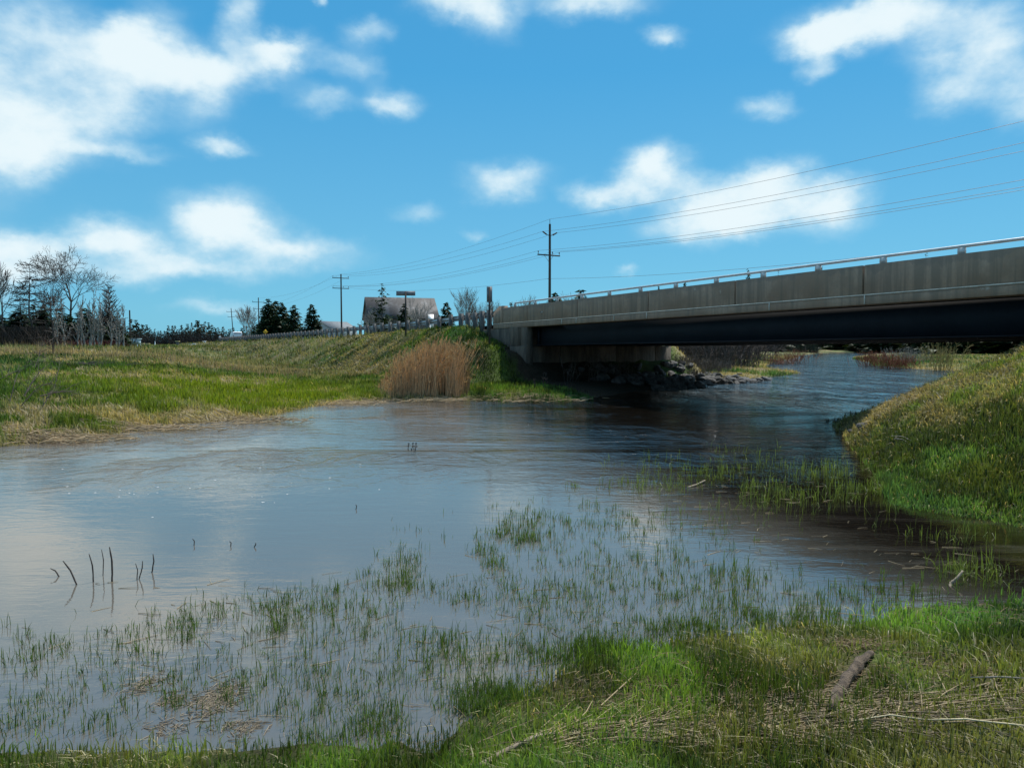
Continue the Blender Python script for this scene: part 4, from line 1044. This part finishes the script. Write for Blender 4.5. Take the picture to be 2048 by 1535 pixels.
# emergent shoots standing in the flooded grass: clumps in drifts
def shoots(name, drifts, label, hmin, hmax, col, per=3, cover=None):
    Ps = []; 
    for (px, py, rx, ry, n) in drifts:
        n = int(n * .78); c = wp(px, py); e = wp(px + rx, py); f = wp(px, py - ry); sx = e.x - c.x; sy = f.y - c.y
        x = c.x + RNG.normal(0, .55, n) * sx; y = c.y + RNG.normal(0, .55, n) * sy * .9
        Ps.append(np.stack([x, y], 1))
    Pc = np.concatenate(Ps); k = np.repeat(np.arange(len(Pc)), np.maximum(1, (RNG.random(len(Pc)) ** 2.2 * per * 3).astype(int)))
    P = Pc[k] + RNG.normal(0, .022, (len(k), 2)); P = P[fbm(P[:, 0] * 1.6, P[:, 1] * 1.6 + 30, 3) > RNG.uniform(.36, .56, len(P))]; d = sdf(P[:, 0], P[:, 1]); q = d < .3; P = P[q]
    n = len(P)
    h = RNG.uniform(hmin, hmax, n) * (.6 + .8 * fbm(P[:, 0] * 2, P[:, 1] * 2, 2))
    c = np.array(col) * RNG.uniform(.5, 1.5, (n, 1)) * np.array([[1, 1, 1]])
    lean = np.abs(RNG.normal(0, .32, n)); bent = RNG.random(n) < .24; lean = np.where(bent, RNG.uniform(.8, 1.5, n), lean)
    r = np.hypot(P[:, 0], P[:, 1])
    return blades(name, np.column_stack([P, np.full(n, -.01)]), h, .0024 + .00038 * r, lean, RNG.random(n) * 6.283, c, 2, label=label)
shoots('emergent_grass', [
    (880, 1115, 110, 45, 620), (1000, 1065, 130, 30, 420), (1130, 1030, 110, 26, 320), (800, 1165, 60, 25, 200), (950, 1130, 60, 25, 220), (1050, 1080, 40, 18, 120),
    (640, 1210, 150, 45, 330), (430, 1240, 150, 50, 260), (220, 1290, 200, 60, 300), (60, 1310, 100, 70, 160), (100, 1420, 160, 60, 460), (430, 1230, 40, 20, 60), (560, 1250, 50, 24, 80),
    (350, 1400, 220, 80, 460), (620, 1400, 200, 90, 520), (800, 1440, 160, 60, 520), (900, 1320, 160, 80, 520), (1080, 1230, 220, 100, 800), (1290, 1180, 220, 100, 800), (1500, 1190, 200, 80, 560), (1280, 1060, 200, 50, 260),
    (1180, 1320, 130, 50, 640), (1350, 1270, 150, 40, 560), (1650, 1200, 160, 40, 380), (1560, 1240, 160, 30, 420), (1850, 1180, 130, 24, 200), (980, 1400, 90, 40, 420), (700, 1290, 180, 70, 260), (850, 1200, 200, 60, 260), (300, 1480, 260, 26, 700), (620, 1480, 240, 22, 600), (1040, 1395, 90, 26, 420), (300, 1505, 300, 18, 700), (800, 1485, 170, 20, 420), (1230, 1305, 150, 24, 420), (1420, 1262, 160, 18, 300), (960, 1425, 80, 20, 300)],
    'green grass shoots standing in the flooded shallows', .035, .125, (.055, .105, .022))
shoots('emergent_grass', [(1450, 945, 160, 30, 520), (1650, 950, 110, 26, 420), (1600, 990, 130, 24, 380), (1300, 975, 90, 16, 160), (1145, 972, 22, 6, 45), (1760, 985, 60, 20, 330), (1450, 900, 60, 10, 40), (1900, 1075, 120, 20, 90), (1950, 1150, 80, 24, 130), (1500, 1030, 200, 24, 120)],
    'pale grass shoots in the shaded shallows beside the right bank', .08, .24, (.09, .14, .035), 2)

# floating and fallen straw
def straws(name, drifts, n_seg, r, label, col, lift=.01, length=(.08, .35), material=None, dirx=0.0, dsp=.5):
    P0 = []; P1 = []; cs = []
    for (px, py, rx, ry, n) in drifts:
        c = wp(px, py); e = wp(px + rx, py); f = wp(px, py - ry); sx = e.x - c.x; sy = f.y - c.y
        x = c.x + RNG.normal(0, .55, n) * sx; y = c.y + RNG.normal(0, .55, n) * sy; a = dirx + RNG.normal(0, dsp, n); L = RNG.uniform(*length, n)
        x2 = x + np.cos(a) * L; y2 = y + np.sin(a) * L
        z = np.maximum(terrain(x, y), 0); z2 = np.maximum(terrain(x2, y2), 0)
        P0.append(np.column_stack([x, y, z + lift * (.3 + RNG.random(n))])); P1.append(np.column_stack([x2, y2, z2 + lift * (.3 + 1.6 * RNG.random(n))]))
    P0 = np.concatenate(P0); P1 = np.concatenate(P1); n = len(P0)
    mid = (P0 + P1) / 2 + np.column_stack([RNG.normal(0, .03, (n, 2)) * np.linalg.norm(P1 - P0, axis=1)[:, None], RNG.random(n) * lift * .6])
    rr_ = r * RNG.uniform(.5, 1.4, n)
    V, Q = tubes(np.concatenate([P0, mid]), np.concatenate([mid, P1]), np.concatenate([rr_, rr_ * .9]), np.concatenate([rr_ * .9, rr_ * .5]), 4)
    c = np.array(col) * RNG.uniform(.45, 1.3, (n, 1)); c = np.repeat(np.concatenate([c, c]), 8, 0)
    ob(name, mesh_np(name, V, Q, None, c), material or M_reed, kind='stuff', label=label)
straws('fallen_reeds', [(1550, 1515, 320, 44, 170), (1250, 1530, 240, 24, 90), (1900, 1484, 260, 16, 45), (1480, 1480, 200, 26, 45), (1700, 1525, 300, 30, 80), (1180, 1520, 160, 24, 30)], 2, .0034,
       'bleached reed stalks lying flat on the near bank', (.38, .30, .18), .022, (.12, .6), None, .14, .55)
straws('grass_litter', [(1500, 1440, 400, 50, 700), (1710, 1335, 45, 16, 150), (1900, 1400, 200, 60, 200), (1300, 1400, 200, 60, 160), (1900, 1260, 200, 40, 100)], 2, .0022,
       'thin dead grass litter between the blades on the near bank', (.30, .22, .12), .02, (.04, .16), None, 0, 1.5)
straws('floating_straw', [(430, 1400, 42, 34, 460), (295, 1365, 30, 20, 130), (340, 1400, 30, 16, 80), (480, 1455, 40, 16, 120), (330, 1455, 40, 18, 80)], 2, .0022,
       'mats of broken straw floating in the shallow water', (.30, .25, .18), .004, (.02, .07), None, .2, 1.2)
straws('floating_straw', [(500, 1260, 400, 90, 70), (1000, 1250, 400, 120, 60), (1500, 1100, 300, 70, 40), (1500, 1000, 250, 40, 60), (1900, 1130, 120, 40, 20)], 2, .0022,
       'scattered single straws floating among the shoots', (.40, .33, .22), .004, (.05, .22), None, .2, .7)
straws('grass_litter', [(700, 808, 70, 6, 220), (500, 844, 80, 6, 130), (300, 860, 120, 6, 210), (100, 882, 120, 7, 300), (860, 801, 80, 4, 260), (1050, 801, 90, 4, 200)], 2, .009,
       'flattened straw washed up along the far shoreline', (.46, .36, .23), .06, (.15, .5), None, .1, .5)

# reed bed
def reeds():
    rng = RNG; n = 3000
    f = np.clip(rng.beta(1.7, 1.5, n), 0, 1); px = 762 + f * 162 + rng.normal(0, 10, n)
    depth = rng.random(n) ** 1.2
    py = 799 - depth * 14 ; Y = np.array([wp(a, b).y for a, b in zip(px, py)]); x = (px - CX) / F * Y
    z = np.maximum(terrain(x, Y), 0) - .05
    topy = 738 - 26 * sst(.0, .3, f) - 24 * sst(.3, .8, f) + rng.normal(0, 8, n) - 5 * np.sin(f * 20)
    topy = topy + 55 * np.abs((f - .58) / .58) ** 3 + 22 * (fbm(f * 14, f * 3, 2) - .5)
    topy = topy + 0 + np.where(rng.random(n) < .35, rng.uniform(0, 50, n), 0) - np.where(rng.random(n) < .03, rng.uniform(5, 25, n), 0)
    ztop = np.array([pt(a, b, c).z for a, b, c in zip(px, topy, Y)]); h = np.maximum(ztop - z, .5)
    kk = fbm(px * .06, py * .3, 2) > rng.uniform(.15, .5, n); x, Y, z, h = x[kk], Y[kk], z[kk], h[kk]; n = len(x)
    P0 = np.column_stack([x, Y, z]); lean = rng.normal(0, .10, (n, 2)) + np.array([.04, 0]); P1 = P0 + np.column_stack([lean * h[:, None] * .5, h * .5]); P2 = P1 + np.column_stack([lean * h[:, None] + rng.normal(0, .02, (n, 2)), h * .5])
    V, Q = tubes(np.concatenate([P0, P1]), np.concatenate([P1, P2]), np.concatenate([np.full(n, .009), np.full(n, .007)]), np.concatenate([np.full(n, .007), np.full(n, .004)]), 3)
    c = np.array([.60, .42, .24]) * rng.uniform(.5, 1.45, (n, 1)); c = np.repeat(np.concatenate([c, c * 1.05]), 6, 0)
    # leaves and plumes
    k = rng.random(n) < .75; m = int(k.sum()); a = rng.random(m) * 6.28; o = np.column_stack([np.cos(a), np.sin(a), rng.uniform(.2, 1.0, m)]); t0 = P0[k] + (P2[k] - P0[k]) * rng.uniform(.3, .95, m)[:, None]
    L = rng.uniform(.1, .32, m)[:, None]; lv = np.stack([t0, t0 + np.array([0, 0, .025]), t0 + o * L], 1).reshape(-1, 3)
    lc = np.repeat(np.array([.50, .34, .19]) * rng.uniform(.5, 1.4, (m, 1)), 3, 0)
    kp = rng.random(n) < .3; mp = int(kp.sum()); tp = P2[kp]; pv = np.stack([tp + np.array([-.035, 0, -.16]), tp + np.array([.035, .02, -.14]), tp + np.column_stack([rng.normal(.03, .02, mp), rng.normal(0, .02, mp), np.full(mp, .05)])], 1).reshape(-1, 3)
    pc = np.repeat(np.array([.30, .19, .12]) * rng.uniform(.6, 1.3, (mp, 1)), 3, 0)
    VV = np.concatenate([V, lv, pv]); T = len(V) + np.arange(len(lv) + len(pv)).reshape(-1, 3)
    ob('reed_bed', mesh_np('reed_bed', VV, Q, T, np.concatenate([c, lc, pc])), M_reed, kind='stuff', label='stand of dry brown reeds at the water edge below the embankment')
    # sparse green tall stalks on the slope behind
    n = 330; px = rng.uniform(850, 940, n); Y = rng.uniform(29.5, 32.5, n); x = (px - CX) / F * Y; z = terrain(x, Y)
    ty = rng.uniform(668, 740, n); zt = np.array([pt(a, b, c).z for a, b, c in zip(px, ty, Y)]); h = np.clip(zt - z, .2, 1.7)
    P0 = np.column_stack([x, Y, z]); P1 = P0 + np.column_stack([rng.normal(0, .05, (n, 2)), h]); V, Q = tubes(P0, P1, .008, .004, 3)
    c = np.repeat(np.array([.23, .17, .08]) * rng.uniform(.6, 1.4, (n, 1)), 6, 0)
    ob('reed_stalks', mesh_np('reed_stalks', V, Q, None, c), M_reed, kind='stuff', label='thin single reed stalks on the slope behind the reed bed')
reeds()

# foam flecks
def foam():
    n = 90; V = []; T = []
    pts_ = [(470, 946), (478, 955), (583, 965), (524, 993), (526, 1004), (305, 1034), (190, 985), (240, 980), (430, 960), (520, 935), (600, 950), (660, 955)]
    for i in range(n):
        if i < len(pts_): px, py = pts_[i]
        elif i < 34: px, py = RNG.uniform(120, 760), RNG.uniform(920, 1010)
        else: px, py = RNG.uniform(1050, 1500), RNG.uniform(835, 930); 
        if i >= 38: continue
        c = wp(px, py); r = RNG.uniform(.005, .014); k = 7; b = len(V); V.append((c.x, c.y, .004))
        for j in range(k): a = j * 6.283 / k; q = r * RNG.uniform(.6, 1.3); V.append((c.x + q * 1.6 * math.cos(a), c.y + q * math.sin(a), .002))
        T += [[b, b + 1 + j, b + 1 + (j + 1) % k] for j in range(k)]
    ob('foam_flecks', mesh_np('foam_flecks', V, None, T), M_white, kind='stuff', label='small white foam flecks drifting on the river')
foam()

# ------------------------------------------------------------------ single stems, branches and the log
def limb(name, label, cat, pts_, radii, m, k=7, group=None, parts=None):
    """one wooden piece through world points"""
    P = np.array([tuple(p) for p in pts_]); o = P[0].copy(); P = P - o; q_ = np.random.default_rng(int(abs(o[0] * 977 + o[1] * 131)))
    f_ = np.linspace(0, len(P) - 1, (len(P) - 1) * 5 + 1); ii = np.arange(len(P)); radii = np.interp(f_, ii, radii)
    P = np.stack([np.interp(f_, ii, P[:, a]) for a in range(3)], 1); n = len(P); radii = radii * q_.uniform(.93, 1.07, n)
    P[1:-1] += q_.normal(0, .10, (n - 2, 3)) * radii[1:-1, None]; V = []
    for i in range(n):
        d = P[min(i + 1, n - 1)] - P[max(i - 1, 0)]; d /= np.linalg.norm(d); a = np.array([0, 0, 1.]) if abs(d[2]) < .9 else np.array([1., 0, 0])
        u = np.cross(d, a); u /= np.linalg.norm(u); v = np.cross(d, u)
        for j in range(k):
            an = j * 6.283 / k; rr_ = radii[i] * (1 + .10 * math.sin(3 * an + i * .5) + q_.normal(0, .06)); V.append(P[i] + (u * math.cos(an) + v * math.sin(an)) * rr_)
    Q = [[i * k + j, i * k + (j + 1) % k, (i + 1) * k + (j + 1) % k, (i + 1) * k + j] for i in range(n - 1) for j in range(k)]
    V.append(P[0]); V.append(P[-1]); T = [[n * k, (j + 1) % k, j] for j in range(k)] + [[n * k + 1, (n - 1) * k + j, (n - 1) * k + (j + 1) % k] for j in range(k)]
    e = ob(name, mesh_np(name, V, Q, T, smooth=True), m, loc=tuple(o), label=label, category=cat)
    if group: e['group'] = group
    return e
def stem(px, py, tx, ty, r, label):
    b = wp(px, py); t = pt(tx, ty, b.y + .02); mid = b.lerp(t, .55) + Vector((.012, 0, .01))
    return limb('dead_stick', label, 'stick', [b - Vector((0, 0, .15)), b, mid, t], [r, r, r * .85, r * .5], M_barkdark, 5, 'dead sticks standing in the shallow water')
for a in [(118, 1152, 101, 1136, .007, 'leftmost short crooked stem leaning over the water'), (153, 1168, 126, 1121, .008, 'long stem leaning left in the water, second from the left'), (187, 1163, 178, 1107, .007, 'tall thin stem between the leaning one and the thick pair'),
          (206, 1150, 203, 1098, .005, 'thin upright stem just left of the thickest one'), (224, 1163, 219, 1093, .009, 'thickest upright dark stem rising from the shallow water'), (274, 1158, 271, 1126, .005, 'short thin stem left of a leaning one'),
          (278, 1157, 285, 1121, .006, 'stem leaning slightly right beside a shorter one'), (304, 1144, 306, 1107, .007, 'rightmost upright stem of the near group'), (388, 1090, 385, 1077, .006, 'short stem farther out on the open water'),
          (461, 1092, 459, 1082, .006, 'tiny stem farther out, right of another short one'), (508, 1094, 511, 1085, .006, 'tiny crossed stem farthest right in the open water'), (712, 1018, 711, 1008, .006, 'tiny lone stem far out in the calm water')]:
    stem(*a)
shrub('waterside_twig', 'small twiggy plant sticking out of the rippled river water', tuple(wp(822, 908)), .26, .3, 4, M_bark, 91, .003, 'plant')

lp = [onland(1660, 1424, .01), onland(1679, 1392, .035), onland(1703, 1362, .045), onland(1719, 1338, .045), onland(1742, 1312, .02)]
log = limb('fallen_log', 'short weathered log lying in the grass of the near bank', 'log', lp, [.026, .031, .032, .029, .02], M_logbark, 12)
limb('fallen_branch', 'smooth grey branch on the near bank at the bottom of the picture', 'branch', [onland(955, 1540, .02), onland(1010, 1512, .03), onland(1050, 1495, .035), onland(1085, 1480, .03), onland(1125, 1472, .02)], [.014, .013, .011, .009, .005], M_driftwood)
limb('driftwood_stick', 'pale driftwood stick standing out of the dark water at the right', 'stick', [wp(1899, 1172) - Vector((0, 0, .02)), wp(1903, 1168) + Vector((0, 0, .01)), pt(1912, 1158, wp(1903, 1168).y), pt(1925, 1141, wp(1903, 1168).y + .05)], [.012, .016, .014, .008], M_driftwood)
limb('driftwood_stick', 'pale stick floating in the dark shaded water', 'stick', [wp(1375, 975), wp(1392, 971) + Vector((0, 0, .015)), wp(1410, 964) + Vector((0, 0, .03))], [.016, .014, .009], M_driftwood)
limb('reed_stalk', 'upper of two pale dead stalks lying on the right bank slope', 'stalk', [onland(1783, 880, .08), onland(1806, 884, .1), onland(1832, 896, .08)], [.008, .008, .005], M_barkpale, 5)
limb('reed_stalk', 'lower of two pale dead stalks lying on the right bank slope', 'stalk', [onland(1790, 884, .07), onland(1806, 890, .1), onland(1822, 899, .07)], [.008, .008, .005], M_barkpale, 5)
limb('reed_stalk', 'long pale reed stalk lying level at the lower right edge', 'stalk', [onland(1690, 1459, .04), onland(1780, 1452, .06), onland(1850, 1458, .05), onland(1930, 1461, .06), onland(2060, 1468, .04)], [.002, .0035, .004, .0045, .004], M_reed and simple('pale stalk', (.38, .31, .18), (.52, .44, .27), 6), 6)
limb('reed_stalk', 'thin straight pale stalk on the water bank at the right edge', 'stalk', [onland(1940, 1368, .04), onland(2000, 1374, .06), onland(2060, 1374, .05)], [.004, .005, .003], M_barkpale, 5)

# bare bush leaning out of the bank at the far left
def left_bush():
    segs = []; rng = np.random.default_rng(77)
    Y0 = wp(40, 812, .6).y
    def path(pxs, r0, twig=8):
        P = [pt(a, b, Y0 + i * .35) for i, (a, b) in enumerate(pxs)]
        n = len(P)
        for i in range(n - 1): segs.append((np.array(P[i]), np.array(P[i + 1]), r0 * (1 - .75 * i / n), r0 * (1 - .75 * (i + 1) / n), 1))
        for _ in range(twig):
            i = rng.integers(0, n - 1); f = rng.random(); b = np.array(P[i]) * (1 - f) + np.array(P[i + 1]) * f; d = np.array(P[i + 1] - P[i]); d /= np.linalg.norm(d); d = d + rng.normal(0, .5, 3); e = b + d * rng.uniform(.15, .5)
            segs.append((b, e, .008, .006, 2)); d = d + rng.normal(0, .5, 3); segs.append((e, e + d * rng.uniform(.1, .3), .006, .004, 2))
    path([(20, 802), (28, 770), (34, 750), (45, 732)], .018); path([(48, 792), (62, 768), (78, 745), (96, 728)], .03, 14); path([(42, 812), (65, 785), (85, 770), (105, 765)], .022, 10)
    path([(80, 792), (104, 786), (125, 783), (150, 781)], .022, 14); path([(86, 812), (98, 790), (108, 778), (112, 760)], .018, 14); path([(70, 735), (78, 712), (80, 700)], .012, 8); path([(0, 757), (15, 751), (20, 735)], .014, 6); path([(112, 762), (118, 735), (120, 722)], .01, 8)
    segs = [(a_, b_, c_ * .62, d_ * .62, e_) for a_, b_, c_, d_, e_ in segs]
    ob('bare_bush', seg_mesh('bare_bush', segs, 4, .004), M_barkdark, label='bare leaning bush on the bank at the left edge', category='bush')
left_bush()
# brush pile on the meadow
def pile():
    q = pt(175, 736, 33); z = gz(q.x, q.y); rng = np.random.default_rng(5); segs = []
    for k in range(60):
        p = np.array([rng.normal(0, .75), rng.normal(0, .5), .1]); a = rng.normal(0, .5); L = rng.uniform(.5, 1.5); d = np.array([math.cos(a), math.sin(a), rng.normal(.15, .12)]); segs.append((p - d * L / 2, p + d * L / 2, .014, .008, 1))
    ob('brush_pile', seg_mesh('brush_pile', segs, 4, .006), M_bark, loc=(q.x, q.y, z), label='low pile of dead branches on the left meadow', category='brush pile')
pile()
